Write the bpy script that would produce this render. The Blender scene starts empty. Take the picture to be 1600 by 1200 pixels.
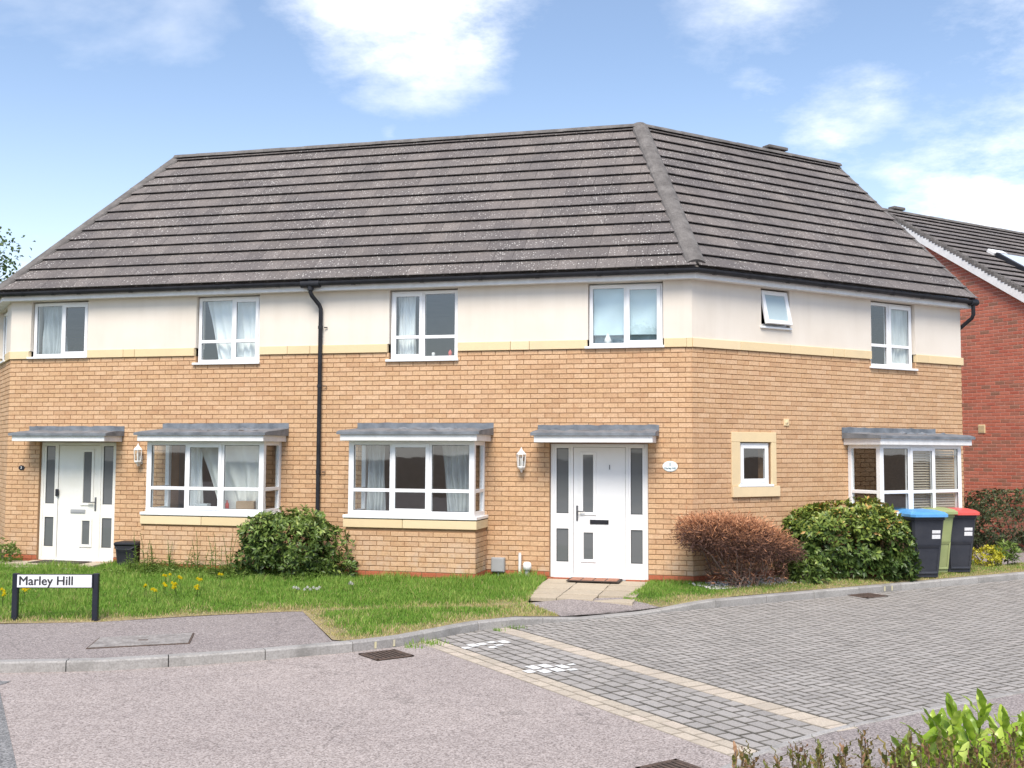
import bpy, math, random
import numpy as np
from mathutils import Matrix, Vector
from mathutils.geometry import delaunay_2d_cdt
random.seed(7); rng = np.random.default_rng(11)
PI = math.pi
scn = bpy.context.scene
# ------------------------------------------------------------------ camera
F_PX, PITCH, ROLL, EYE = 1660.94, 0.06263, 0.0048, 1.9758
cam_d = bpy.data.cameras.new('camera'); cam = bpy.data.objects.new('camera', cam_d)
scn.collection.objects.link(cam); scn.camera = cam
cam_d.sensor_width = 36; cam_d.lens = F_PX * 36 / 1600; cam_d.clip_end = 2000; cam_d.clip_start = .05
_r = Vector((1, 0, 0)); _f = Vector((0, math.cos(PITCH), math.sin(PITCH))); _u = Vector((0, -math.sin(PITCH), math.cos(PITCH)))
_r2 = _r * math.cos(ROLL) + _u * math.sin(ROLL); _u2 = _u * math.cos(ROLL) - _r * math.sin(ROLL)
cam.matrix_world = Matrix(((_r2.x, _u2.x, -_f.x, 0), (_r2.y, _u2.y, -_f.y, 0), (_r2.z, _u2.z, -_f.z, EYE), (0, 0, 0, 1)))
scn.render.resolution_x, scn.render.resolution_y = 1024, 768
# ------------------------------------------------------------------ sun, sky, exposure
SUN_EL, SUN_AZ = math.radians(52), math.radians(187)      # azimuth clockwise from +Y
sun_dir = Vector((math.sin(SUN_AZ) * math.cos(SUN_EL), math.cos(SUN_AZ) * math.cos(SUN_EL), math.sin(SUN_EL)))
sl = bpy.data.lights.new('sun', 'SUN'); sl.energy = 2.65; sl.angle = math.radians(28); sl.color = (1.0, .92, .81)
so = bpy.data.objects.new('sun', sl); scn.collection.objects.link(so)
so.rotation_euler = (-sun_dir).to_track_quat('-Z', 'Y').to_euler()
world = bpy.data.worlds.new('World'); scn.world = world; world.use_nodes = True
def build_sky():
    nt = world.node_tree; N = nt.nodes; L = nt.links; N.clear()
    out = N.new('ShaderNodeOutputWorld'); bg = N.new('ShaderNodeBackground'); L.new(bg.outputs[0], out.inputs[0])
    sky = N.new('ShaderNodeTexSky'); sky.sky_type = 'NISHITA'; sky.sun_disc = False
    sky.sun_elevation = SUN_EL; sky.sun_rotation = SUN_AZ; sky.air_density = 1.0; sky.dust_density = .55; sky.ozone_density = 2.2
    bg.inputs[1].default_value = .107
    tc = N.new('ShaderNodeTexCoord'); sep = N.new('ShaderNodeSeparateXYZ'); L.new(tc.outputs['Generated'], sep.inputs[0])
    def m(op, a, b=None, clamp=False):
        n = N.new('ShaderNodeMath'); n.operation = op; n.use_clamp = clamp
        for i, v in enumerate((a, b)):
            if v is None: continue
            if isinstance(v, (int, float)): n.inputs[i].default_value = v
            else: L.new(v, n.inputs[i])
        return n.outputs[0]
    zc = m('ADD', m('MAXIMUM', sep.outputs[2], 0.0), .16)
    comb = N.new('ShaderNodeCombineXYZ'); L.new(m('DIVIDE', sep.outputs[0], zc), comb.inputs[0]); L.new(m('DIVIDE', sep.outputs[1], zc), comb.inputs[1])
    comb.inputs[2].default_value = 3.7
    no = N.new('ShaderNodeTexNoise'); no.inputs['Scale'].default_value = 1.15; no.inputs['Detail'].default_value = 7; no.inputs['Roughness'].default_value = .56; no.inputs['Distortion'].default_value = .3
    L.new(comb.outputs[0], no.inputs['Vector'])
    nw = N.new('ShaderNodeTexNoise'); nw.inputs['Scale'].default_value = 3.2; nw.inputs['Detail'].default_value = 9; nw.inputs['Roughness'].default_value = .64
    L.new(comb.outputs[0], nw.inputs['Vector'])
    # individual cumulus clouds: (direction from pixel, angular size) shaped by the noise
    def ray(px, py):
        v = _f + _r2 * ((px - 800) / F_PX) + _u2 * ((600 - py) / F_PX); return v.normalized()
    total = None
    for px, py, rad, amp in [(640, -60, .115, 1.05), (560, 10, .06, .7), (745, 70, .045, .75), (1290, 215, .085, .48), (1190, 140, .05, .42), (1370, 150, .055, .46), (1570, 330, .12, .75), (1420, 290, .08, .45),
                              (1560, 60, .09, .46), (1180, 0, .10, .42), (420, 40, .04, .35), (610, 210, .02, .35), (60, 330, .12, .3), (40, 470, .1, .5)]:
        d = N.new('ShaderNodeVectorMath'); d.operation = 'DISTANCE'; L.new(tc.outputs['Generated'], d.inputs[0]); d.inputs[1].default_value = ray(px, py)
        blob = m('MULTIPLY', m('SUBTRACT', 1.0, m('DIVIDE', d.outputs['Value'], rad * 1.5), True), amp)
        total = blob if total is None else m('MAXIMUM', total, blob)
    shaped = m('MULTIPLY', total, m('ADD', m('MULTIPLY', nw.outputs['Fac'], 3.4), -.75))
    rp = N.new('ShaderNodeMapRange'); rp.interpolation_type = 'SMOOTHSTEP'; L.new(shaped, rp.inputs[0])
    rp.inputs[1].default_value = .10; rp.inputs[2].default_value = 1.0
    r2 = N.new('ShaderNodeMapRange'); r2.interpolation_type = 'SMOOTHSTEP'; L.new(no.outputs['Fac'], r2.inputs[0]); r2.inputs[1].default_value = .52; r2.inputs[2].default_value = .80; r2.inputs[4].default_value = .5
    # scattered cloud over the rest of the sky, thin haze near the horizon
    hz = m('MULTIPLY', m('POWER', m('SUBTRACT', 1.0, m('MULTIPLY', m('MAXIMUM', sep.outputs[2], 0.0), 2.6), True), 2.2), .70)
    mask = m('MAXIMUM', m('MAXIMUM', rp.outputs[0], r2.outputs[0]), m('ADD', hz, .05))
    mix = N.new('ShaderNodeMix'); mix.data_type = 'RGBA'; L.new(mask, mix.inputs[0]); L.new(sky.outputs[0], mix.inputs[6]); mix.inputs[7].default_value = (7.4, 7.5, 7.7, 1)
    L.new(mix.outputs[2], bg.inputs[0])
build_sky()
vs = scn.view_settings; vs.view_transform = 'Standard'; vs.look = 'None'; vs.gamma = 1; vs.use_curve_mapping = False; vs.exposure = 0.95
# ------------------------------------------------------------------ site geometry: house corner C and wall directions
CX, CY = 2.6688, 15.7402; TH1, TH2 = math.radians(13.83), math.radians(30.57); TURN = math.radians(44.4)
C2 = Vector((CX, CY)); u1 = Vector((-math.cos(TH1), math.sin(TH1))); n1 = Vector((-math.sin(TH1), -math.cos(TH1)))
u2 = Vector((math.cos(TH2), math.sin(TH2))); n2 = Vector((math.sin(TH2), -math.cos(TH2)))
TH3 = TH1 + TURN; u3 = Vector((-math.cos(TH3), math.sin(TH3))); n3 = Vector((-math.sin(TH3), -math.cos(TH3)))
LEN1, LEN2, LEN3 = 11.79, 6.2, 6.0
L2 = C2 + u1 * LEN1
def frame(o, ang): return Matrix.Translation((o.x, o.y, 0)) @ Matrix.Rotation(ang, 4, 'Z')
MAIN, RIGHT, LEFT = frame(C2, -TH1), frame(C2, TH2), frame(L2, -TH3)     # local: x to the right, y into the house, z up
def W1(t, off, z=0): p = C2 + u1 * t + n1 * off; return Vector((p.x, p.y, z))
def W2(t, off, z=0): p = C2 + u2 * t + n2 * off; return Vector((p.x, p.y, z))
# ------------------------------------------------------------------ object helpers
col = scn.collection; WM = {}
I4 = Matrix.Identity(4)
def link(o, parent=None, M=I4):
    col.objects.link(o); WM[o] = M
    if parent is not None:
        o.parent = parent; o.matrix_basis = WM[parent].inverted() @ M
    else: o.matrix_basis = M
    return o
def tag(o, label=None, cat=None, group=None, kind=None):
    if label: o['label'] = label
    if cat: o['category'] = cat
    if group: o['group'] = group
    if kind: o['kind'] = kind
    return o
def thing(name, label, cat, M=I4, group=None):
    if isinstance(M, (Vector, tuple)): M = Matrix.Translation(M)
    return tag(link(bpy.data.objects.new(name, None), None, M), label, cat, group)
class MB:
    def __init__(s): s.v = []; s.f = []; s.m = []; s.smooth = []
    def add(s, vs, fs, mi=0, sm=False):
        b = len(s.v); s.v += [tuple(v) for v in vs]
        for f in fs: s.f.append(tuple(b + i for i in f)); s.m.append(mi); s.smooth.append(sm)
    def box(s, x0, x1, y0, y1, z0, z1, mi=0):
        s.add([(x0, y0, z0), (x1, y0, z0), (x1, y1, z0), (x0, y1, z0), (x0, y0, z1), (x1, y0, z1), (x1, y1, z1), (x0, y1, z1)],
              [(0, 3, 2, 1), (4, 5, 6, 7), (0, 1, 5, 4), (1, 2, 6, 5), (2, 3, 7, 6), (3, 0, 4, 7)], mi)
    def cbox(s, x0, x1, y0, y1, z0, z1, b=.006, mi=0):           # chamfered box
        V = []; 
        for z, i in ((z0, b), (z0 + b, 0), (z1 - b, 0), (z1, b)):
            X0, X1, Y0, Y1 = x0 + i, x1 - i, y0 + i, y1 - i
            c = 0 if i else b
            if i: V += [(X0, Y0, z), (X0, Y0, z), (X1, Y0, z), (X1, Y0, z), (X1, Y1, z), (X1, Y1, z), (X0, Y1, z), (X0, Y1, z)]
            else: V += [(X0, Y0 + c, z), (X0 + c, Y0, z), (X1 - c, Y0, z), (X1, Y0 + c, z), (X1, Y1 - c, z), (X1 - c, Y1, z), (X0 + c, Y1, z), (X0, Y1 - c, z)]
        # collapse end rings to 4 corners
        ring0 = [V[0], V[2], V[4], V[6]]; ring3 = [V[24], V[26], V[28], V[30]]
        vv = ring0 + V[8:24] + ring3
        F = [(0, 3, 2, 1), (20, 21, 22, 23)]
        for k in range(8):
            F.append((4 + k, 4 + (k + 1) % 8, 12 + (k + 1) % 8, 12 + k))
        def cap(base, ringstart, up):
            for q in range(4):
                a = base + q; bq = base + (q + 1) % 4
                r0 = ringstart + 2 * q; r1 = ringstart + 2 * q + 1; r2 = ringstart + (2 * q + 2) % 8
                t1 = (a, r0, r1); t2 = (a, r1, r2, bq)
                if up: F.append(t1[::-1]); F.append(t2[::-1])
                else: F.append(t1); F.append(t2)
        cap(0, 4, False); cap(20, 12, True)
        s.add(vv, [f if i > 1 or True else f for i, f in enumerate(F)], mi)
    def quad(s, a, b, c, d, mi=0): s.add([a, b, c, d], [(0, 1, 2, 3)], mi)
    def poly(s, pts, mi=0): s.add(pts, [tuple(range(len(pts)))], mi)
    def extrude(s, pts, d, mi=0):                                # pts: planar loop (3d), d: offset vector
        n = len(pts); P = [Vector(p) for p in pts]; Q = [p + Vector(d) for p in P]
        s.add(P + Q, [tuple(range(n - 1, -1, -1)), tuple(range(n, 2 * n))] + [(i, (i + 1) % n, n + (i + 1) % n, n + i) for i in range(n)], mi)
    def tube(s, path, rad, n=8, mi=0, cap=True, sm=True):
        P = [Vector(p) for p in path]; R = rad if isinstance(rad, (list, tuple)) else [rad] * len(P)
        rings = []; up = None
        for i, p in enumerate(P):
            d = (P[min(i + 1, len(P) - 1)] - P[max(i - 1, 0)]).normalized()
            if up is None:
                up = Vector((0, 0, 1)) if abs(d.z) < .9 else Vector((1, 0, 0))
            a = d.cross(up).normalized(); b = a.cross(d).normalized(); up = b
            rings.append([p + (a * math.cos(2 * PI * k / n) + b * math.sin(2 * PI * k / n)) * R[i] for k in range(n)])
        vs = [v for r in rings for v in r]; F = []
        for i in range(len(P) - 1):
            for k in range(n): F.append((i * n + k, i * n + (k + 1) % n, (i + 1) * n + (k + 1) % n, (i + 1) * n + k))
        s.add(vs, F, mi, sm)
        if cap:
            s.add(rings[0], [tuple(range(n))], mi); s.add(rings[-1], [tuple(range(n - 1, -1, -1))], mi)
    def lathe(s, prof, c=(0, 0, 0), n=16, mi=0, sm=True, ax=None):
        vs = []
        for r, z in prof:
            for k in range(n):
                a = 2 * PI * k / n; v = Vector((r * math.cos(a), r * math.sin(a), z))
                if ax is not None: v = ax @ v
                vs.append(v + Vector(c))
        F = [(i * n + k, i * n + (k + 1) % n, (i + 1) * n + (k + 1) % n, (i + 1) * n + k) for i in range(len(prof) - 1) for k in range(n)]
        s.add(vs, F, mi, sm)
    def mesh(s, name, mats):
        me = bpy.data.meshes.new(name); me.from_pydata(s.v, [], s.f)
        for m_ in (mats if isinstance(mats, (list, tuple)) else [mats]): me.materials.append(m_)
        me.polygons.foreach_set('material_index', s.m); me.polygons.foreach_set('use_smooth', s.smooth); me.update()
        return me
    def build(s, name, mats, parent=None, M=I4):
        return link(bpy.data.objects.new(name, s.mesh(name, mats)), parent, M)
def np_mesh(name, V, F, mat, attr=None):
    """V (n,3), F (m,k) arrays; attr: dict name -> per-vertex floats"""
    me = bpy.data.meshes.new(name); k = F.shape[1]
    me.vertices.add(len(V)); me.vertices.foreach_set('co', V.astype(np.float32).ravel())
    me.loops.add(F.size); me.loops.foreach_set('vertex_index', F.astype(np.int32).ravel())
    me.polygons.add(len(F)); me.polygons.foreach_set('loop_start', np.arange(0, F.size, k, dtype=np.int32))
    me.update(calc_edges=True)
    for nm, a in (attr or {}).items():
        at = me.attributes.new(nm, 'FLOAT', 'POINT'); at.data.foreach_set('value', a.astype(np.float32))
    me.materials.append(mat); me.validate(); return me
# ------------------------------------------------------------------ materials
def new_mat(name):
    m = bpy.data.materials.new(name); m.use_nodes = True; nt = m.node_tree; nt.nodes.clear()
    out = nt.nodes.new('ShaderNodeOutputMaterial'); b = nt.nodes.new('ShaderNodeBsdfPrincipled'); nt.links.new(b.outputs[0], out.inputs[0])
    return m, nt, b, out
def nd(nt, t, **kw):
    n = nt.nodes.new(t)
    for k, v in kw.items(): setattr(n, k, v)
    return n
def noise(nt, scale, detail=4, rough=.55, vec=None, dist=0):
    n = nd(nt, 'ShaderNodeTexNoise'); n.inputs['Scale'].default_value = scale; n.inputs['Detail'].default_value = detail; n.inputs['Roughness'].default_value = rough; n.inputs['Distortion'].default_value = dist
    if vec is None:
        tc = nd(nt, 'ShaderNodeTexCoord'); vec = tc.outputs['Object']
    nt.links.new(vec, n.inputs['Vector']); return n.outputs['Fac']
def ramp(nt, fac, stops, const=False):
    r = nd(nt, 'ShaderNodeValToRGB'); e = r.color_ramp.elements
    if const: r.color_ramp.interpolation = 'CONSTANT'
    while len(e) < len(stops): e.new(.5)
    for el, (p, c) in zip(e, stops): el.position = p; el.color = (*c, 1) if len(c) == 3 else c
    nt.links.new(fac, r.inputs[0]); return r.outputs[0]
def mixc(nt, fac, a, b, mode='MIX'):
    n = nd(nt, 'ShaderNodeMix', data_type='RGBA', blend_type=mode)
    for i, v in ((0, fac), (6, a), (7, b)):
        if isinstance(v, (int, float)): n.inputs[i].default_value = v
        elif isinstance(v, tuple): n.inputs[i].default_value = (*v, 1)
        else: nt.links.new(v, n.inputs[i])
    return n.outputs[2]
def maprange(nt, v, a, b, c=0., d=1.):
    n = nd(nt, 'ShaderNodeMapRange'); nt.links.new(v, n.inputs[0])
    for i, x in enumerate((a, b, c, d)): n.inputs[i + 1].default_value = x
    return n.outputs[0]
def bump(nt, b, h, strength, dist=.01):
    n = nd(nt, 'ShaderNodeBump'); n.inputs['Strength'].default_value = strength; n.inputs['Distance'].default_value = dist
    nt.links.new(h, n.inputs['Height']); nt.links.new(n.outputs[0], b.inputs['Normal'])
def rnd_src(nt, src):
    if src == 'object': return nd(nt, 'ShaderNodeObjectInfo').outputs['Random']
    if src == 'island': return nd(nt, 'ShaderNodeNewGeometry').outputs['Random Per Island']
    return nd(nt, 'ShaderNodeAttribute', attribute_name=src).outputs['Fac']
def world_vec(nt):
    return nd(nt, 'ShaderNodeNewGeometry').outputs['Position']
def pm(name, c1, c2, scale=6, rough=.6, bmp=0., bscale=60, spec=.3, metal=0., lo=.35, hi=.65, fine=None):
    m, nt, b, out = new_mat(name)
    v = world_vec(nt)
    c = ramp(nt, noise(nt, scale, 5, .6, v), [(lo, c1), (hi, c2)])
    if fine: c = mixc(nt, fine[1], c, ramp(nt, noise(nt, fine[0], 2, .5, v), [(.3, (.25, .25, .25)), (.7, (1, 1, 1))]), 'MULTIPLY')
    nt.links.new(c, b.inputs['Base Color']); b.inputs['Roughness'].default_value = rough; b.inputs['Specular IOR Level'].default_value = spec; b.inputs['Metallic'].default_value = metal
    if bmp: bump(nt, b, noise(nt, bscale, 4, .6, v), bmp)
    return m
def piece_mat(name, tones, src, rough=.85, speck=.35, sscale=40, bmp=.35, blot=None):
    """bricks / pavers / stones: tone per piece, grain and blotches inside it"""
    m, nt, b, out = new_mat(name); v = world_vec(nt); k = len(tones)
    base = ramp(nt, rnd_src(nt, src), [(i / (k - 1) if k > 1 else 0, t) for i, t in enumerate(tones)])
    g = noise(nt, sscale, 5, .7, v)
    base = mixc(nt, speck, base, ramp(nt, g, [(.3, (.35, .33, .32)), (.62, (1.15, 1.15, 1.15))]), 'MULTIPLY')
    if blot: base = mixc(nt, maprange(nt, noise(nt, blot[0], 4, .6, v), .5, .75, 0, blot[2]), base, blot[1])
    if 'brick' in name and 'plinth' not in name:
        sp = nd(nt, 'ShaderNodeSeparateXYZ'); nt.links.new(v, sp.inputs[0])
        low = maprange(nt, sp.outputs[2], .15, .8, 1, 0); pn = maprange(nt, noise(nt, 2.3, 5, .65, v), .48, .62, 0, .5); mm_ = nd(nt, 'ShaderNodeMath', operation='MULTIPLY'); nt.links.new(low, mm_.inputs[0]); nt.links.new(pn, mm_.inputs[1])
        base = mixc(nt, mm_.outputs[0], base, (.60, .50, .41))
        base = mixc(nt, maprange(nt, noise(nt, .8, 5, .6, v), .45, .7, 0, .3), base, mixc(nt, 1., base, (.80, .76, .74), 'MULTIPLY'))
    nt.links.new(base, b.inputs['Base Color']); b.inputs['Roughness'].default_value = rough; b.inputs['Specular IOR Level'].default_value = .2
    if bmp: bump(nt, b, g, bmp, .004)
    return m
Y_TONES = [(.605, .391, .224), (.635, .421, .250), (.57, .361, .204), (.66, .446, .276), (.615, .401, .24), (.54, .337, .194), (.645, .426, .256), (.59, .376, .214)]
R_TONES = [(.50, .15, .095), (.55, .185, .12), (.46, .13, .085), (.53, .165, .105), (.40, .155, .105), (.56, .195, .13), (.30, .15, .10), (.52, .155, .10)]
P_TONES = [(.42, .12, .06), (.46, .15, .08), (.40, .11, .055)]
G_TONES = [(.335, .312, .29), (.38, .356, .33), (.305, .286, .267), (.355, .333, .31), (.40, .372, .346)]
B_TONES = [(.52, .45, .365), (.56, .485, .39), (.47, .41, .33), (.585, .50, .41)]
M = {}
for s, suf in (('object', ''), ('island', '_j')):
    M['ybrick' + suf] = piece_mat('yellow_brick' + suf, Y_TONES, s, blot=(9, (.45, .22, .11), .35))
    M['rbrick' + suf] = piece_mat('red_brick' + suf, R_TONES, s, blot=(7, (.50, .2, .14), .3))
    M['pbrick' + suf] = piece_mat('plinth_brick' + suf, P_TONES, s)
    M['gpaver' + suf] = piece_mat('grey_paver' + suf, G_TONES, s, sscale=70, speck=.4, blot=(1.3, (.46, .435, .41), .4))
    M['bpaver' + suf] = piece_mat('buff_paver' + suf, B_TONES, s, sscale=60, speck=.4, blot=(2, (.3, .27, .23), .4))
    M['kerb' + suf] = piece_mat('kerb_concrete' + suf, [(.36, .345, .325), (.41, .395, .375), (.34, .325, .31)], s, sscale=50, speck=.5, blot=(2.2, (.17, .163, .15), .85))
    M['stone' + suf] = piece_mat('cast_stone' + suf, [(.74, .59, .36), (.70, .55, .33), (.77, .62, .40)], s, sscale=90, speck=.12, bmp=.1, blot=(2.5, (.55, .45, .30), .35))
    M['slab' + suf] = piece_mat('path_slab' + suf, [(.47, .395, .30), (.50, .43, .33), (.43, .365, .28)], s, sscale=45, speck=.35, blot=(1.6, (.34, .30, .24), .5))
def tile_mat(name, src):
    m, nt, b, out = new_mat(name); v = world_vec(nt)
    base = ramp(nt, rnd_src(nt, src), [(0, (.145, .131, .126)), (.5, (.168, .152, .145)), (1, (.192, .173, .164))])
    base = mixc(nt, .5, base, ramp(nt, noise(nt, 1.1, 4, .6, v), [(.35, (.72, .72, .76)), (.65, (1.25, 1.2, 1.15))]), 'MULTIPLY')
    base = mixc(nt, .55, base, ramp(nt, noise(nt, 38, 3, .7, v), [(.3, (.45, .45, .46)), (.7, (1.35, 1.33, 1.3))]), 'MULTIPLY')
    # lichen: small pale crusts
    vo = nd(nt, 'ShaderNodeTexVoronoi'); vo.inputs['Scale'].default_value = 27; nt.links.new(v, vo.inputs['Vector'])
    dens = maprange(nt, noise(nt, 1.2, 5, .65, v), .33, .68, .17, .40)
    sp = nd(nt, 'ShaderNodeMath', operation='LESS_THAN'); nt.links.new(vo.outputs['Distance'], sp.inputs[0])
    cl = nd(nt, 'ShaderNodeMath', operation='MULTIPLY'); nt.links.new(dens, cl.inputs[0])
    sepc = nd(nt, 'ShaderNodeSeparateColor'); nt.links.new(vo.outputs['Color'], sepc.inputs[0]); nt.links.new(sepc.outputs[0], cl.inputs[1]); nt.links.new(cl.outputs[0], sp.inputs[1])
    base = mixc(nt, sp.outputs[0], base, (.50, .48, .45))
    nt.links.new(base, b.inputs['Base Color']); b.inputs['Roughness'].default_value = .9; b.inputs['Specular IOR Level'].default_value = .2
    bump(nt, b, noise(nt, 60, 4, .7, v), .4, .006); return m
M['tile'] = tile_mat('roof_tile', 'object'); M['tile_j'] = tile_mat('roof_tile_j', 'island')
M['hip'] = pm('hip_tile', (.13, .119, .112), (.215, .199, .187), 5, .9, .5, 45, fine=(50, .35))
M['ymortar'] = pm('yellow_mortar', (.37, .225, .125), (.31, .185, .10), 4, .95, .2)
M['rmortar'] = pm('red_mortar', (.66, .42, .33), (.60, .35, .27), 4, .95, .2)
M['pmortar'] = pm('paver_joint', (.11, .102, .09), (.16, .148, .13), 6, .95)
def render_mat():
    m, nt, b, out = new_mat('cream_render'); v = world_vec(nt); mp = nd(nt, 'ShaderNodeMapping'); mp.inputs['Scale'].default_value = (5, 5, .45); nt.links.new(v, mp.inputs[0])
    c = ramp(nt, noise(nt, 1.1, 5, .6, v), [(.35, (.695, .63, .545)), (.65, (.735, .675, .595))]); c = mixc(nt, .22, c, ramp(nt, noise(nt, 1., 5, .65, mp.outputs[0]), [(.32, (.84, .82, .79)), (.55, (1, 1, 1))]), 'MULTIPLY')
    nt.links.new(c, b.inputs['Base Color']); b.inputs['Roughness'].default_value = .92; b.inputs['Specular IOR Level'].default_value = .15; bump(nt, b, noise(nt, 220, 3, .6, v), .2, .003); return m
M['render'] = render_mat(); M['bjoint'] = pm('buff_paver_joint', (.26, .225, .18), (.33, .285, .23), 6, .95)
M['upvc'] = pm('white_upvc', (.80, .81, .82), (.84, .845, .85), 3, .3, spec=.4)
M['fascia'] = pm('white_fascia', (.78, .77, .75), (.85, .845, .83), 5, .45, fine=(14, .12))
M['doorpaint'] = pm('door_white', (.80, .80, .795), (.84, .84, .835), 2, .35, spec=.4)
M['cream_door'] = pm('aged_door_white', (.76, .745, .68), (.82, .81, .765), 2.5, .4, spec=.4)
M['lead'] = pm('lead_sheet', (.105, .118, .135), (.215, .235, .26), 5, .55, .5, 9, .4, .0, .3, .7)
M['black'] = pm('black_plastic', (.018, .019, .024), (.03, .031, .037), 4, .5, spec=.25)
M['binbody'] = pm('bin_charcoal', (.026, .029, .040), (.042, .045, .056), 3, .5, .15, 30, .4)
M['binblue'] = pm('bin_lid_blue', (.09, .30, .60), (.12, .35, .66), 5, .45, spec=.4)
M['bingreen'] = pm('bin_olive', (.28, .33, .14), (.33, .37, .17), 3, .5, spec=.4)
M['binred'] = pm('bin_lid_red', (.60, .08, .07), (.68, .11, .09), 5, .4, spec=.4)
M['sticker'] = pm('sticker_white', (.6, .6, .62), (.8, .8, .8), 60, .5)
M['chrome'] = pm('dull_steel', (.16, .16, .17), (.26, .26, .27), 10, .35, metal=.8)
M['steelgrey'] = pm('grey_cabinet', (.34, .35, .36), (.38, .39, .40), 5, .5)
M['iron'] = pm('cast_iron', (.075, .055, .045), (.13, .09, .07), 20, .7, .3)
M['pit_shade'] = pm('gully_shade', (.012, .011, .01), (.02, .018, .016), 8, .9)  # near-black colour painted for the shade inside the drain hole
M['interior'] = pm('interior_wall', (.20, .19, .18), (.26, .25, .235), 2, .9)
M['floorin'] = pm('interior_floor', (.12, .09, .07), (.16, .12, .09), 3, .8)
M['whitepaint'] = pm('road_paint', (.62, .62, .60), (.82, .82, .80), 14, .7)
M['yellowpaint'] = pm('faded_yellow_paint', (.62, .56, .32), (.52, .48, .36), 12, .8)
M['cover'] = pm('concrete_cover', (.27, .245, .23), (.42, .39, .365), 7, .9, .5, 80, fine=(40, .5))
M['bark'] = pm('bark', (.10, .075, .06), (.20, .155, .125), 14, .9, .5)
M['deadwood'] = pm('dead_twig', (.15, .11, .10), (.28, .21, .18), 14, .9)
M['signblack'] = pm('sign_post_black', (.014, .017, .028), (.022, .025, .036), 5, .35)
M['signwhite'] = pm('sign_plate_white', (.76, .77, .79), (.82, .82, .83), 2, .4, fine=(9, .08))
M['letter'] = pm('sign_letter', (.035, .035, .04), (.045, .045, .05), 5, .5)
M['mat_dark'] = pm('doormat_rubber', (.05, .04, .035), (.08, .06, .05), 9, .9)
M['mat_tile'] = pm('doormat_red', (.32, .15, .10), (.40, .20, .135), 9, .9)
M['plaque'] = pm('plaque_pale', (.72, .80, .79), (.80, .85, .84), 4, .3)
M['plaqueink'] = pm('plaque_ink', (.10, .16, .22), (.12, .18, .24), 4, .4)
M['gravel'] = pm('white_gravel', (.5, .48, .46), (.72, .70, .68), 30, .9)
M['soil'] = pm('bare_soil', (.12, .085, .06), (.20, .15, .105), 5, .95, .4, 40)
M['lampglass'] = pm('lamp_glass', (.42, .43, .44), (.5, .5, .5), 3, .15, spec=.5)
M['curtain_white'] = pm('net_curtain', (.80, .84, .85), (.86, .88, .89), 2, .9)
M['curtain_grey'] = pm('grey_curtain', (.58, .60, .585), (.68, .70, .69), 2, .9)
M['curtain_dark'] = pm('blue_grey_curtain', (.36, .40, .42), (.48, .52, .54), 3, .9)
M['blind_blue'] = pm('pale_blue_blind', (.62, .78, .84), (.68, .82, .87), 1.5, .8)
M['blind'] = pm('wood_blind', (.42, .36, .28), (.5, .43, .34), 3, .6)
M['card'] = pm('cardboard', (.30, .21, .13), (.36, .26, .17), 4, .8)
M['roofglass'] = pm('roof_window_glass', (.62, .68, .74), (.70, .75, .80), 2, .12, spec=.6)
def glass_mat(name, ior=2.1, tint=(.95, .97, .97), frost=0.):
    m, nt, b, out = new_mat(name); nt.nodes.remove(b)
    fr = nd(nt, 'ShaderNodeFresnel'); fr.inputs[0].default_value = ior
    gl = nd(nt, 'ShaderNodeBsdfGlossy'); gl.inputs['Roughness'].default_value = .015; gl.inputs['Color'].default_value = (1, 1, 1, 1)
    bn = nd(nt, 'ShaderNodeBump'); bn.inputs['Strength'].default_value = .03; bn.inputs['Distance'].default_value = .02
    nt.links.new(noise(nt, 1.7, 2, .5, world_vec(nt)), bn.inputs['Height']); nt.links.new(bn.outputs[0], gl.inputs['Normal'])
    if frost:
        tr = nd(nt, 'ShaderNodeBsdfDiffuse'); tr.inputs['Color'].default_value = (*tint, 1)
    else:
        tr = nd(nt, 'ShaderNodeBsdfTransparent'); tr.inputs['Color'].default_value = (*tint, 1)
    bf = nd(nt, 'ShaderNodeNewGeometry').outputs['Backfacing']; iv = nd(nt, 'ShaderNodeMath', operation='SUBTRACT'); iv.inputs[0].default_value = 1; nt.links.new(bf, iv.inputs[1]); ff = nd(nt, 'ShaderNodeMath', operation='MULTIPLY'); nt.links.new(fr.outputs[0], ff.inputs[0]); nt.links.new(iv.outputs[0], ff.inputs[1])
    mx = nd(nt, 'ShaderNodeMixShader'); nt.links.new(ff.outputs[0], mx.inputs[0]); nt.links.new(tr.outputs[0], mx.inputs[1]); nt.links.new(gl.outputs[0], mx.inputs[2]); nt.links.new(mx.outputs[0], out.inputs[0])
    return m
M['glass'] = glass_mat('window_glass'); M['frost'] = glass_mat('frosted_glass', 1.5, (.42, .52, .55), 1); M['frostdark'] = glass_mat('obscured_door_glass', 1.6, (.13, .14, .145), 1)
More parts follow.
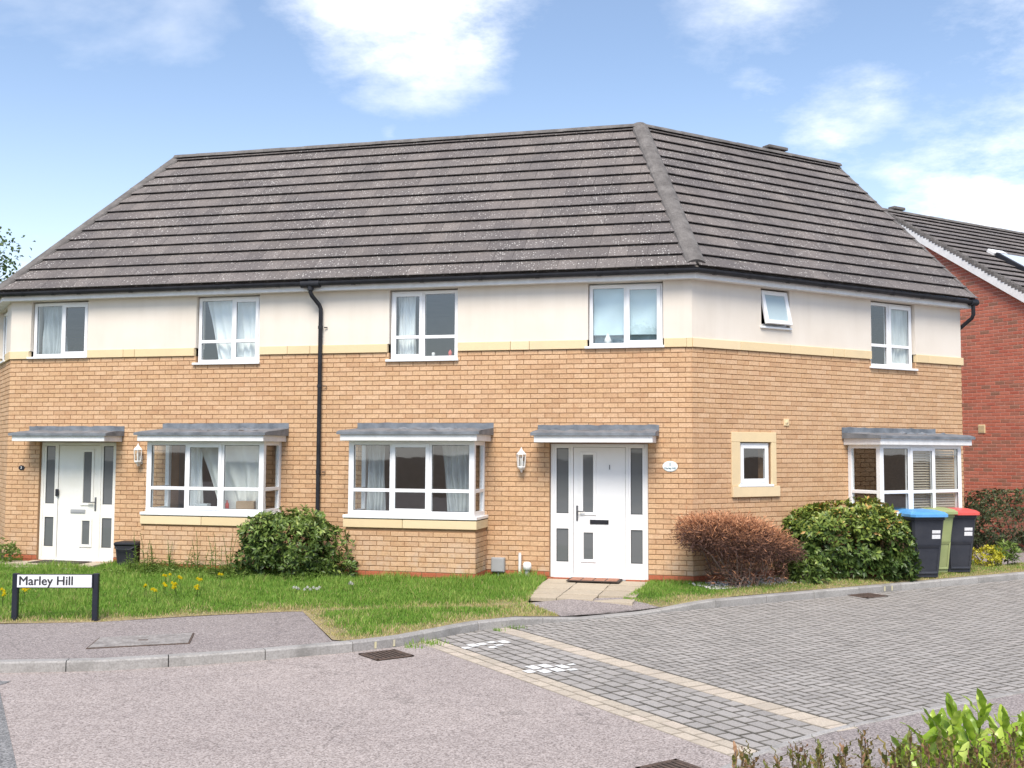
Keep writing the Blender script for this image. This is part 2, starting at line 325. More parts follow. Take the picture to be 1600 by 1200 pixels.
def tarmac(name, a, b_, c, scale=82):
    m, nt, b, out = new_mat(name); v = world_vec(nt)
    vo = nd(nt, 'ShaderNodeTexVoronoi'); vo.inputs['Scale'].default_value = scale; nt.links.new(v, vo.inputs['Vector'])
    s = nd(nt, 'ShaderNodeSeparateColor'); nt.links.new(vo.outputs['Color'], s.inputs[0])
    base = ramp(nt, s.outputs[0], [(0, a), (.5, b_), (1, c)])
    base = mixc(nt, .35, base, ramp(nt, noise(nt, .55, 5, .6, v), [(.35, (.80, .79, .80)), (.65, (1.15, 1.14, 1.12))]), 'MULTIPLY')
    base = mixc(nt, .25, base, ramp(nt, noise(nt, 7, 5, .7, v), [(.35, (.7, .7, .7)), (.6, (1.1, 1.1, 1.1))]), 'MULTIPLY')
    base = mixc(nt, maprange(nt, noise(nt, 1.7, 6, .7, v), .56, .70, 0, .22), base, mixc(nt, 1., base, (.62, .60, .60), 'MULTIPLY'))
    v2 = nd(nt, 'ShaderNodeTexVoronoi', feature='DISTANCE_TO_EDGE'); v2.inputs['Scale'].default_value = .45; mpn = nd(nt, 'ShaderNodeVectorMath', operation='ADD'); nz = nd(nt, 'ShaderNodeTexNoise'); nz.inputs['Scale'].default_value = 1.4; nz.inputs['Detail'].default_value = 6; nt.links.new(v, nz.inputs['Vector']); nt.links.new(v, mpn.inputs[0]); nt.links.new(nz.outputs['Color'], mpn.inputs[1]); nt.links.new(mpn.outputs[0], v2.inputs['Vector'])
    base = mixc(nt, maprange(nt, v2.outputs['Distance'], .0, .006, .35, 0), base, (.07, .065, .06))
    nt.links.new(base, b.inputs['Base Color']); b.inputs['Roughness'].default_value = .9; b.inputs['Specular IOR Level'].default_value = .2
    bump(nt, b, vo.outputs['Distance'], .5, .006); return m
M['road'] = tarmac('pink_chip_road', (.20, .17, .157), (.375, .322, .299), (.51, .45, .42), 95)
M['road_grey'] = tarmac('grey_tarmac', (.12, .12, .122), (.21, .208, .205), (.33, .325, .32))
M['footway'] = tarmac('footway_tarmac', (.165, .143, .138), (.28, .245, .235), (.42, .372, .35), 90)
def soil_grass():
    m, nt, b, out = new_mat('turf_base'); v = world_vec(nt)
    dry = nd(nt, 'ShaderNodeAttribute', attribute_name='dry').outputs['Fac']
    g = ramp(nt, noise(nt, 5, 5, .65, v), [(.35, (.055, .085, .022)), (.65, (.095, .13, .038))])
    d = ramp(nt, noise(nt, 11, 5, .65, v), [(.35, (.26, .20, .11)), (.65, (.42, .34, .21))])
    nt.links.new(mixc(nt, dry, g, d), b.inputs['Base Color']); b.inputs['Roughness'].default_value = .95; b.inputs['Specular IOR Level'].default_value = .1
    bump(nt, b, noise(nt, 45, 4, .6, v), .6, .02); return m
M['turf'] = soil_grass()
def leaf_mat(name, stops, attr='v', rough=.45, trans=.25, spec=.35):
    m, nt, b, out = new_mat(name)
    if attr == 'object': f = nd(nt, 'ShaderNodeObjectInfo').outputs['Random']
    else: f = nd(nt, 'ShaderNodeAttribute', attribute_name=attr).outputs['Fac']
    c = ramp(nt, f, stops)
    c = mixc(nt, .35, c, ramp(nt, noise(nt, 25, 3, .6, world_vec(nt)), [(.3, (.6, .62, .6)), (.7, (1.2, 1.2, 1.15))]), 'MULTIPLY')
    nt.links.new(c, b.inputs['Base Color']); b.inputs['Roughness'].default_value = rough; b.inputs['Specular IOR Level'].default_value = spec
    tr = nd(nt, 'ShaderNodeBsdfTranslucent'); nt.links.new(c, tr.inputs['Color'])
    mx = nd(nt, 'ShaderNodeMixShader'); mx.inputs[0].default_value = trans
    nt.links.new(b.outputs[0], mx.inputs[1]); nt.links.new(tr.outputs[0], mx.inputs[2]); nt.links.new(mx.outputs[0], out.inputs[0]); return m
M['blade'] = leaf_mat('grass_blade', [(0, (.105, .225, .03)), (.35, (.205, .365, .055)), (.6, (.33, .45, .10)), (.75, (.46, .40, .16)), (1, (.66, .53, .31))], 'v', .6, .3, .2)
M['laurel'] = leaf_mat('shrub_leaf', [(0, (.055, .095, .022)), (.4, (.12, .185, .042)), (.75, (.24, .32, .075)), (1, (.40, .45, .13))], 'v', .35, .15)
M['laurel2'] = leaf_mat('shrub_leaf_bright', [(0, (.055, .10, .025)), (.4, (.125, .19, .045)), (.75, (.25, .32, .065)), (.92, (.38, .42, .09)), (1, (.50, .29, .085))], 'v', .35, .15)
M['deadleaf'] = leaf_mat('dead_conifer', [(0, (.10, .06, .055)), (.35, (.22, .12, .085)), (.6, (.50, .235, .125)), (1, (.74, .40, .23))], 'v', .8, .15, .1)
M['hedge'] = leaf_mat('dark_hedge_leaf', [(0, (.035, .05, .022)), (.6, (.075, .095, .04)), (.9, (.13, .16, .06)), (1, (.20, .26, .08))], 'v', .5, .15)
M['gold'] = leaf_mat('golden_leaf', [(0, (.30, .30, .025)), (.5, (.58, .54, .04)), (1, (.72, .66, .10))], 'v', .5, .3)
M['weed'] = leaf_mat('weed_leaf', [(0, (.10, .17, .03)), (.6, (.19, .28, .055)), (1, (.34, .40, .15))], 'v', .6, .3)
M['petal'] = leaf_mat('yellow_petal', [(0, (.82, .68, .02)), (1, (.92, .82, .05))], 'v', .6, .3)
M['daisy'] = leaf_mat('white_petal', [(0, (.75, .75, .7)), (1, (.85, .85, .8))], 'v', .6, .3)
M['tree'] = leaf_mat('tree_leaf', [(0, (.05, .09, .025)), (.6, (.09, .15, .04)), (1, (.15, .21, .06))], 'v', .5, .25)
FL = [(0, (.20, .32, .03)), (.4, (.33, .46, .05)), (.75, (.46, .58, .09)), (1, (.55, .64, .16))]
M['frontleaf'] = leaf_mat('laurel_leaf', FL, 'object', .28, .3, .45)
M['bronze'] = leaf_mat('bronze_leaf', [(0, (.13, .15, .03)), (.4, (.24, .24, .055)), (.7, (.34, .22, .09)), (1, (.40, .22, .13))], 'object', .45, .3)
M['bronze_j'] = leaf_mat('bronze_leaf_j', [(0, (.13, .15, .03)), (.4, (.24, .24, .055)), (.7, (.34, .22, .09)), (1, (.40, .22, .13))], 'v', .45, .3)
CAMV = Vector((0, 0, EYE))
def inview(p, marg=.03):
    v = p - CAMV; d = v.dot(_f)
    if d < .2: return False
    return abs(v.dot(_r2) / d) < 800 / F_PX + marg and abs(v.dot(_u2) / d) < 600 / F_PX + marg
# ------------------------------------------------------------------ ground, roads
def sheet(name, pts, z, mat, kind='structure', parent=None):
    b = MB(); b.poly([(x, y, z) for x, y in pts]); o = b.build(name, mat, parent)
    me = o.data
    import bmesh
    bm = bmesh.new(); bm.from_mesh(me); bmesh.ops.triangulate(bm, faces=bm.faces[:]); bmesh.ops.recalc_face_normals(bm, faces=bm.faces[:])
    if sum(f.normal.z for f in bm.faces) < 0: bmesh.ops.reverse_faces(bm, faces=bm.faces[:])
    bm.to_mesh(me); bm.free()
    if parent is None: tag(o, kind=kind)
    return o
def xy(v): return (v.x, v.y)
sheet('ground', [(-400, -400), (400, -400), (400, 600), (-400, 600)], -.17, M['soil'])
ZR = -.10
KERB = [(-16, 9.1), (-9, 9.6), (-4.73, 9.98), (-3.83, 10.09), (-3.08, 10.35), (-2.37, 10.67), (-1.67, 11.06), (-1.19, 11.40), (-.80, 11.88), (-.44, 12.36), (.12, 12.75)]
for t in (-1.2, -.25, .75, 2.65, 4.55, 5.5, 7.4, 9.3, 13, 22): KERB.append(xy(W2(t, 1.245)))
KERB = [Vector(p) for p in KERB]
def U2(u, o): p = C2 + u2 * (u - C2.dot(u2)) + n2 * o; return (p.x, p.y)       # u absolute along street, o offset from right wall
EDGE = [U2(26, 6.36), U2(14, 6.36), (4.5, 9.44), (3.37, 8.76), (2.42, 8.13), (2.0, 7.78), (1.58, 7.36), (1.22, 6.92), (.9, 6.3), (.7, 5.5), (.62, 4.5), (.6, 2.5), (.6, -14)]
rk = [xy(p) for p in KERB]
sheet('road', [(-60, 9.0)] + rk[:11] + [U2(5.056, 1.2), U2(5.056, 6.72)] + EDGE[7:] + [(-60, -14)], ZR, M['road'])
sheet('tarmac_patch', [(-4.45, 9.62), (-4.48, 9.45), (-3.21, 7.06), (-1.2, 3), (-60, 3), (-60, 8.2), (-9, 9.42), (-5.2, 9.75)], ZR + .004, M['road_grey'])
sheet('near_footway', [(p[0] + .02, p[1] - .02) for p in EDGE] + [(40, -14), (40, 20)], ZR + .004, M['footway'])
sheet('paving_bed', [U2(5.05, 1.22), U2(5.05, 7.0), (1.6, 7.3), (2.0, 7.72), (2.42, 8.07), (3.37, 8.7), U2(26, 6.36), U2(26, 1.22)], ZR - .012, M['pmortar'])
pave = tag(link(bpy.data.objects.new('paved_road', None), None, Matrix.Translation((*U2(8, 3), ZR))), kind='structure')
PROT = Matrix.Rotation(TH2, 4, 'Z')
mesh_cache = {}
def paver_mesh(lx, ly, mat, h=.03, ch=.0068, joint_edges=True):
    key = (round(lx, 3), round(ly, 3), mat.name)
    if key not in mesh_cache:
        b = MB(); x, y = lx / 2, ly / 2
        V = [(-x, -y, -h), (x, -y, -h), (x, y, -h), (-x, y, -h), (-x, -y, -ch * .7), (x, -y, -ch * .7), (x, y, -ch * .7), (-x, y, -ch * .7), (-x + ch, -y + ch, 0), (x - ch, -y + ch, 0), (x - ch, y - ch, 0), (-x + ch, y - ch, 0)]
        F = [(8, 9, 10, 11)] + [(a, (a + 1) % 4, 4 + (a + 1) % 4, 4 + a) for a in range(4)] + [(4 + a, 4 + (a + 1) % 4, 8 + (a + 1) % 4, 8 + a) for a in range(4)]
        b.add(V, F[:1]); b.add(V, F[1:], 1 if joint_edges else 0); mesh_cache[key] = b.mesh('paver', [mat, M['bjoint'] if mat.name.startswith('buff') else M['pmortar']])  # sides and chamfers take the joint colour, darker than the top face
    return mesh_cache[key]
def join_transformed(name, items, mat, parent, Mo=I4, kind='stuff'):
    """items: list of (mesh, Matrix): one joined mesh object"""
    if not items: return None
    Vs, Fs, base = [], [], 0; inv = Mo.inverted()
    b = MB()
    for me, mt in items:
        Mx = inv @ mt
        b.add([Mx @ v.co for v in me.vertices], [tuple(p.vertices) for p in me.polygons]); b.m[-len(me.polygons):] = [p.material_index for p in me.polygons]
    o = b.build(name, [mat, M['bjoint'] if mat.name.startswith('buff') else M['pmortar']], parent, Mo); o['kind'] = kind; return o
def lay(pieces, single_mat, joined_mat, name, parent, Mo, limit=300, score=None):
    """pieces: (mesh, world matrix). The limit that show largest become objects, the rest one joined part."""
    def sc(it):
        p = it[1].translation; d = (p - CAMV).length
        return (0 if inview(p) else 1, d)
    pieces = sorted(pieces, key=score or sc)
    for me, mt in pieces[:limit]:
        link(bpy.data.objects.new(name, me), parent, mt)
    join_transformed(name + '_field', pieces[limit:], joined_mat, parent, Mo)
def inside(p, poly):
    x, y = p; c = False; n = len(poly)
    for i in range(n):
        x1, y1 = poly[i]; x2, y2 = poly[(i + 1) % n]
        if (y1 > y) != (y2 > y) and x < (x2 - x1) * (y - y1) / (y2 - y1) + x1: c = not c
    return c
def pave_all():
    jz = lambda: Matrix.Translation((0, 0, random.uniform(-.002, .002))) @ Matrix.Rotation(random.gauss(0, .004), 4, 'X') @ Matrix.Rotation(random.gauss(0, .004), 4, 'Y') @ Matrix.Rotation(random.gauss(0, .006), 4, 'Z')
    def at(u, o, rot=0):
        x, y = U2(u, o); return Matrix.Translation((x, y, ZR + .004)) @ PROT @ Matrix.Rotation(rot, 4, 'Z') @ jz()
    # near edge of the paved area as max offset for each u
    ep = [(Vector(p).dot(u2), (Vector(p) - C2).dot(n2)) for p in EDGE[:8]][::-1]
    def omax(u):
        for (a, oa), (b, ob) in zip(ep, ep[1:]):
            if a <= u <= b: return oa + (ob - oa) * (u - a) / (b - a)
        return 6.36 if u > 6 else ep[0][1]
    grey, buff = [], []
    def cell_ok(a, b):
        u, o = 6.43 + (a + .5) * .1, 1.262 + (b + .5) * .1
        return a >= 0 and b >= 0 and u < 20 and o < omax(u) + .05
    def cpos(a, b): return 6.43 + (a + .5) * .1, 1.262 + (b + .5) * .1
    for a in range(-1, 136):
        for b in range(-1, 54):
            mm = (a - b) % 4
            if mm == 0: cells, rot = ((a, b), (a + 1, b)), 0
            elif mm == 3: cells, rot = ((a, b), (a, b + 1)), PI / 2
            else: continue
            ok = [c for c in cells if cell_ok(*c)]
            if len(ok) == 2:
                (ua, oa), (ub, ob) = cpos(*ok[0]), cpos(*ok[1]); grey.append((paver_mesh(.189, .089, M['gpaver']), at((ua + ub) / 2, (oa + ob) / 2, rot)))
            elif len(ok) == 1: grey.append((paver_mesh(.089, .089, M['gpaver']), at(*cpos(*ok[0]), rot)))
    w = .143
    for k in range(6):
        o = 1.12 + (k % 2) * .1
        while o < 6.75:
            L = random.choice((.2, .2, .24, .16)); c = o + L / 2; u = 5.325 + (k + .5) * w
            if 1.2 < c < omax(u) + .06: grey.append((paver_mesh(L - .014, w - .014, M['gpaver']), at(u, c, PI / 2)))
            o += L
    for k in range(2):
        o = 1.15 + k * .1
        while o < 6.9:
            c = o + .1
            if c < omax(5.1) + .12: buff.append((paver_mesh(.190, .122, M['bpaver']), at(5.122 + k * .132, c, PI / 2)))
            o += .2
    o = 1.2
    while o < 6.6:
        L = random.choice((.16, .2, .24)); c = o + L / 2
        if c < omax(6.3) + .05: buff.append((paver_mesh(.228, L - .011, M['bpaver']), at(6.30, c)))
        o += L
    lay(grey, M['gpaver'], M['gpaver_j'], 'paver', pave, WM[pave], 300)
    lay(buff, M['bpaver'], M['bpaver_j'], 'buff_paver', pave, WM[pave], 300)
    # worn white paint left on a few blocks of the band
    def paint(pts):
        for u, o, lu, lo in pts:
            b = MB(); rr = []; q = lambda: random.uniform(.86, 1)
            for ca, sa in ((-1, -1), (0, -1), (1, -.95), (1, .2), (.95, 1), (.1, 1), (-1, .9), (-1, 0)): rr.append((ca * lu / 2 * q(), sa * lo / 2 * q(), 0))
            b.poly(rr); b.build('paint_patch', M['whitepaint'], pave, Matrix.Translation((*U2(u, o), ZR + .0095)) @ PROT)
    def uo(x, y): v = Vector((x, y)); return v.dot(u2), (v - C2).dot(n2)
    for cx_, cy_, lst in ((-.30, 11.40, [(-.06, -.10, .11, .17), (.06, -.12, .11, .12), (.19, .02, .10, .08), (-.19, .0, .10, .10), (.33, -.12, .11, .17), (.07, .1, .1, .1), (.20, -.16, .1, .1)]),
                          (.335, 10.27, [(-.08, -.1, .11, .18), (.06, -.1, .11, .16), (-.08, .1, .11, .16), (.06, .1, .11, .17), (.19, .0, .10, .18), (-.21, .04, .1, .14), (.19, .17, .1, .08), (.32, -.04, .09, .07)])):
        u0, o0 = uo(cx_, cy_); paint([(u0 + a, o0 + b, c, d) for a, b, c, d in lst])
pave_all()
def strip(name, line, w, h, z, step, mat, matj, parent, gap=.006, zfun=None, side=1, ch=.012):
    """kerb stones along a polyline (world xy); stones extend to the left of travel by w"""
    pts = [Vector(p) for p in line]; seg = [(b - a).length for a, b in zip(pts, pts[1:])]; tot = sum(seg)
    def at(d):
        for a, b, l in zip(pts, pts[1:], seg):
            if d <= l: return a + (b - a) * (d / l)
            d -= l
        return pts[-1]
    def nrm(d):
        a = at(max(0, d - .12)); b = at(min(tot, d + .12)); t = (b - a).normalized(); return Vector((-t.y, t.x)) * side
    d = 0
    out = []
    while d < tot - .05:
        e = min(d + step, tot); n = max(2, int((e - d) / .23)); b = MB(); rings = []
        for i in range(n + 1):
            q = d + gap / 2 + (e - d - gap) * i / n; p = at(q); nn = nrm(q); hh = zfun(p) if zfun else z
            pr = [(0, hh - h), (0, hh - ch * 1.3), (ch, hh), (w - .004, hh), (w, hh - .006), (w, hh - h)]
            rings += [(p.x + nn.x * a, p.y + nn.y * a, c) for a, c in pr]
        k = 6; F = []
        for i in range(n):
            for j in range(k - 1): F.append((i * k + j, (i + 1) * k + j, (i + 1) * k + j + 1, i * k + j + 1) if side > 0 else (i * k + j, i * k + j + 1, (i + 1) * k + j + 1, (i + 1) * k + j))
        F += [tuple(range(k)), tuple(range(n * k + k - 1, n * k - 1, -1))]
        b.add(rings, F)
        mid = at((d + e) / 2); Mx = Matrix.Translation((mid.x, mid.y, z)); b.v = [(x - mid.x, y - mid.y, zz - z) for x, y, zz in b.v]
        b.build(name, mat, parent, Mx); d = e
kerb = tag(link(bpy.data.objects.new('kerb', None), None, Matrix.Translation((0, 12.7, 0))), kind='structure')
def kz(p):
    t = (p - C2).dot(u2)
    if p.y < 12.6 and p.x < .05: return 0.
    for a, b, za, zb in ((-3.75, -2.8, 0, -.075), (-2.8, -1.75, -.075, -.075), (-1.75, -.78, -.075, .0)):
        if a <= t <= b: return za + (zb - za) * (t - a) / (b - a)
    return 0.
strip('kerb_stone', KERB, .125, .22, 0, .915, M['kerb'], None, kerb, .009, kz, 1)
edging = tag(link(bpy.data.objects.new('edging', None), None, Matrix.Translation((2.4, 8.1, ZR))), kind='structure')
strip('edging_stone', [Vector(p) for p in EDGE[::-1]], .055, .12, ZR + .012, .915, M['kerb'], None, edging, .006, None, -1, .004)
def kerb_marks():
    for px in (-1.42, -1.24):
        p = Vector((px, 11.06 + (px + 1.67) * .71 - .006)); t = Vector((.82, .58)).normalized(); nn = Vector((-t.y, t.x))
        b = MB(); b.poly([(p.x, p.y, -.09), (p.x + t.x * .025, p.y + t.y * .025, -.09), (p.x + t.x * .025 + nn.x * .0, p.y + t.y * .025, -.02), (p.x, p.y, -.02)])
        b.build('paint_line', M['yellowpaint'], kerb)
    for tt in (2.62, 2.78):
        p = W2(tt, 1.249); q = W2(tt + .03, 1.249); b = MB(); b.poly([(p.x, p.y, -.09), (q.x, q.y, -.09), (q.x, q.y, -.017), (p.x, p.y, -.017)])
        r0 = W2(tt, 1.22); r1 = W2(tt + .03, 1.22); s0 = W2(tt, 1.135); s1 = W2(tt + .03, 1.135)
        b.poly([(r0.x, r0.y, .003), (r1.x, r1.y, .003), (s1.x, s1.y, .003), (s0.x, s0.y, .003)])
        b.build('paint_line', M['yellowpaint'], kerb)
kerb_marks()
kin = []                                       # line 0.12 m behind the kerb face
for i, p in enumerate(KERB):
    t = (KERB[min(i + 1, len(KERB) - 1)] - KERB[max(i - 1, 0)]).normalized(); kin.append((p.x - t.y * .12, p.y + t.x * .12))
FOOT_TOP = [(-16, 11.9), (-5.75, 12.14), (-4.74, 12.30), (-3.85, 12.72), (-2.73, 13.15), (-2.55, 13.17)]
sheet('footway', FOOT_TOP + [(-1.86, 11.20)] + kin[6:0:-1] + [(-16, 9.2)], -.004, M['footway'])
APRON = [(.22, 13.95), xy(W2(-3.05, 1.13)), xy(W2(-1.45, 1.13)), (1.60, 14.34), (1.48, 14.46), (.85, 14.3)]
PATH_L, PATH_R = [xy(W1(2.18, .02)), xy(W1(2.12, .9)), (.22, 14.05)], [xy(W1(.62, .02)), xy(W1(.68, .9)), (1.50, 14.40)]
# ------------------------------------------------------------------ lawn
def ground_z(x, y):
    p = Vector((x, y)); v = p - C2; d = max(v.dot(n1), v.dot(n2)); t = v.dot(u2); o = v.dot(n2)
    drop = kz(C2 + u2 * t + n2 * 1.245) if -3.75 < t < -.78 else 0.
    return .045 * max(0., min(1., 1 - v.dot(n1) / 2.4, 1 - o / 1.1)) + .002 + drop * max(0., min(1., 1 - (1.12 - o) / .75))
LAWN_A = [(-18, 11.9)] + FOOT_TOP[1:] + [(-1.86, 11.22), kin[6]] + kin[7:11] + [(.60, 13.18), (.24, 13.92)] + PATH_L[::-1] + [xy(W1(11.85, -.05)), xy(L2 + u3 * 5), (-18, 24)]
LAWN_B = [xy(W2(-1.5, 1.125))] + kin[11:20] + [U2(10.31 + 13, .4), U2(10.31 + 6.6, .42), xy(W2(6.3, .0))] + [xy(W2(6.2, -.05)), (CX, CY + .05)] + PATH_R + [(1.62, 14.3)]
FW = [Vector(p) for p in FOOT_TOP + [(-1.86, 11.20)]]
def segd(p, a, b):
    ab = b - a; t = max(0, min(1, (p - a).dot(ab) / ab.length_squared)); return (p - a - ab * t).length
def hsh(x, y): return .5 + .25 * math.sin(3.1 * x + 1.7 * y) + .25 * math.sin(1.3 * x - 4.3 * y + 1)
TRAIL = [Vector((-2.7, 13.2)), Vector((-1.3, 13.42)), Vector((-.3, 13.72)), Vector((.3, 13.98))]
def dryness(x, y):
    p = Vector((x, y)); v = p - C2
    de = min(segd(p, a, b) for a, b in zip(FW, FW[1:])); dk = min(segd(p, Vector(a), Vector(b)) for a, b in zip(kin[5:], kin[6:]))
    w = .16 + .42 * hsh(x * 2, y * 2)
    d = max(0, 1 - de / (w * 1.3)), max(0, 1 - dk / (w * 1.25)) * .85
    tr = max(0, 1 - min(segd(p, a, b) for a, b in zip(TRAIL, TRAIL[1:])) / (.17 + .20 * hsh(x, y)))
    r = max(d[0], d[1], tr * .95)
    if v.dot(n2) > .2 and v.dot(u2) > 0: r = max(r, .25 + .35 * hsh(x * 3, y * 3))
    if (p - Vector((.1, 13.7))).length < .5: r = max(r, .55)
    return min(1, r)
def lawn(name, poly, dens, seed):
    P = [Vector(p) for p in poly]; x0, x1 = min(p.x for p in P), max(p.x for p in P); y0, y1 = min(p.y for p in P), max(p.y for p in P)
    pts = list(P); g = .14; y = y0
    while y < y1:
        x = max(x0, -11)
        while x < min(x1, 13):
            if inside((x, y), poly): pts.append(Vector((x + random.uniform(-.03, .03), y + random.uniform(-.03, .03))))
            x += g
        y += g
    n = len(P); vv, _, ff, *_r = delaunay_2d_cdt(pts, [(i, (i + 1) % n) for i in range(n)], [], 1, 1e-5)
    V = np.array([(p.x, p.y, ground_z(p.x, p.y) + .006 * math.sin(9 * p.x) * math.sin(7 * p.y)) for p in vv]); F = np.array([f for f in ff if len(f) == 3])
    dry = np.array([dryness(p.x, p.y) for p in vv])
    a = V[F[:, 1]] - V[F[:, 0]]; b = V[F[:, 2]] - V[F[:, 0]]; flip = np.cross(a, b)[:, 2] < 0; F[flip] = F[flip][:, ::-1]
    tag(link(bpy.data.objects.new(name, np_mesh(name, V, F, M['turf'], {'dry': dry}))), kind='structure')
    # blades
    area = .5 * np.linalg.norm(np.cross(V[F[:, 1]] - V[F[:, 0]], V[F[:, 2]] - V[F[:, 0]]), axis=1)
    cen = V[F].mean(1); vis = (cen[:, 0] > -.5 * cen[:, 1] - .5) & (cen[:, 0] < .5 * cen[:, 1] + .5)
    w = area * vis; N = int(w.sum() * dens); r_ = np.random.default_rng(seed)
    fi = r_.choice(len(F), N, p=w / w.sum()); bc = r_.dirichlet((1, 1, 1), N)
    pos = (V[F[fi]] * bc[:, :, None]).sum(1); dr = (dry[F[fi]] * bc).sum(1)
    return pos, dr
def blades(name, pos, dr, label_kind, hmin, hmax, seed):
    r_ = np.random.default_rng(seed); N = len(pos)
    clump = .5 + .5 * np.sin(pos[:, 0] * 5.1 + 2 * np.sin(pos[:, 1] * 3.3)) * np.sin(pos[:, 1] * 6.7 + pos[:, 0])
    wall_d = (pos[:, :2] - np.array(C2)) @ np.array(n1)
    h = (hmin + (hmax - hmin) * r_.random(N) ** 1.5) * (.45 + .85 * clump) * (1 - .72 * dr) * np.where((pos[:, 0] < .4), 1 + .55 * np.clip(1.8 - wall_d, 0, 1), 1)
    keep = r_.random(N) > dr * .55; pos, dr, h, clump = pos[keep], dr[keep], h[keep], clump[keep]; N = len(pos)
    a = r_.random(N) * 2 * PI; lean = r_.random(N) * .75; az = r_.random(N) * 2 * PI; wd = .0026 + .003 * r_.random(N)
    side = np.stack([np.cos(a), np.sin(a), 0 * a], 1) * wd[:, None]; L = np.stack([np.cos(az), np.sin(az), 0 * az], 1) * (h * lean)[:, None]
    up = np.zeros((N, 3)); up[:, 2] = 1
    v0 = pos - side; v1 = pos + side; mid = pos + up * (h * .55)[:, None] + L * .3; v2 = mid + side * .8; v3 = mid - side * .8; v4 = pos + up * h[:, None] + L
    V = np.stack([v0, v1, v2, v3, v4], 1).reshape(-1, 3); i = np.arange(N)[:, None] * 5
    F = np.concatenate([i + [0, 1, 2], i + [0, 2, 3], i + [3, 2, 4]], 0)
    tone = np.clip(.12 + .45 * r_.random(N) * (.5 + clump) + .0 * dr, 0, .62); tone = np.where(r_.random(N) < dr * 1.1, .66 + .34 * r_.random(N), tone)
    tone = np.where(r_.random(N) < .04, .8, tone)
    return tag(link(bpy.data.objects.new(name, np_mesh(name, V, F, M['blade'], {'v': np.repeat(tone, 5)}))), kind='stuff')
pa, da = lawn('lawn', LAWN_A, 4200, 1); pb, db = lawn('verge', LAWN_B, 4200, 2)
def keep_out(pos):
    k = np.ones(len(pos), bool)
    v1 = (pos[:, :2] - np.array(C2)); t = v1 @ np.array(u1); o = v1 @ np.array(n1)
    for a, b, dp in ((3.12, 5.22, .66), (6.55, 8.73, .66)): k &= ~((t > a) & (t < b) & (o < dp))
    k &= ~((t > 9.5) & (t < 11.4) & (o < .75))
    t2_ = v1 @ np.array(u2); o2 = v1 @ np.array(n2); k &= ~((t2_ > 0.1) & (t2_ < 1.7) & (o2 < .5) & (o2 > -.1) & (np.random.default_rng(5).random(len(pos)) < .85))
    k &= ~((t2_ > 3.2) & (t2_ < 5.3) & (o2 < .67))
    return k
ka, kb = keep_out(pa), keep_out(pb)
blades('lawn_grass', pa[ka], da[ka], 0, .03, .095, 3)['label'] = 'unmown green lawn grass between the house and the pavement'
blades('verge_grass', pb[kb], db[kb], 0, .03, .07, 4)['label'] = 'thin dry verge grass along the kerb beside the bins'
sheet('driveway', [xy(W2(6.25, .42)), xy(W2(16, .42)), xy(W2(16, -9)), xy(W2(6.25, -9))], -.02, M['footway'])
# door path, apron
path = tag(link(bpy.data.objects.new('door_path', None), None, Matrix.Translation(W1(1.4, 1))), kind='structure')
def slabs():
    edges_t = [2.16, 1.66, 1.16, .64]; offs = [.03, .52, 1.02, 1.52, 1.9]
    for j in range(4):
        for i in range(3):
            a, b = edges_t[i], edges_t[i + 1]; o0, o1 = offs[j], offs[j + 1]
            me = paver_mesh(abs(a - b) - .012, o1 - o0 - .012, M['slab'], .05, .005, False)
            p = W1((a + b) / 2, (o0 + o1) / 2); z = ground_z(p.x, p.y) + .008
            link(bpy.data.objects.new('slab', me), path, Matrix.Translation((p.x, p.y, z)) @ Matrix.Rotation(-TH1 + random.gauss(0, .012), 4, 'Z') @ Matrix.Rotation(random.gauss(0, .006), 4, 'X'))
    for t, o in ((9.9, .3), (10.4, .3), (10.9, .3), (11.4, .42), (11.4, .9), (10.9, .78), (11.9, .9), (11.9, 1.4), (12.4, 1.4), (12.4, .9), (10.4, .78), (9.9, .76)):
        p = W1(t, o); link(bpy.data.objects.new('slab', paver_mesh(.49, .47, M['slab'], .05, .005, False)), path, Matrix.Translation((p.x, p.y, ground_z(p.x, p.y) + .03)) @ Matrix.Rotation(-TH1 + random.gauss(0, .02), 4, 'Z'))
slabs()
def apron():
    P = [Vector(p) for p in APRON]; pts = list(P); y = 12.9
    while y < 14.6:
        x = .1
        while x < 2.3:
            if inside((x, y), APRON): pts.append(Vector((x, y)))
            x += .12
        y += .12
    n = len(P); vv, _, ff, *_x = delaunay_2d_cdt(pts, [(k, (k + 1) % n) for k in range(n)], [], 1, 1e-5)
    b = MB(); b.add([(p.x, p.y, ground_z(p.x, p.y) + .002) for p in vv], [f for f in ff]); tag(b.build('crossing_apron', M['footway']), kind='structure')
apron()
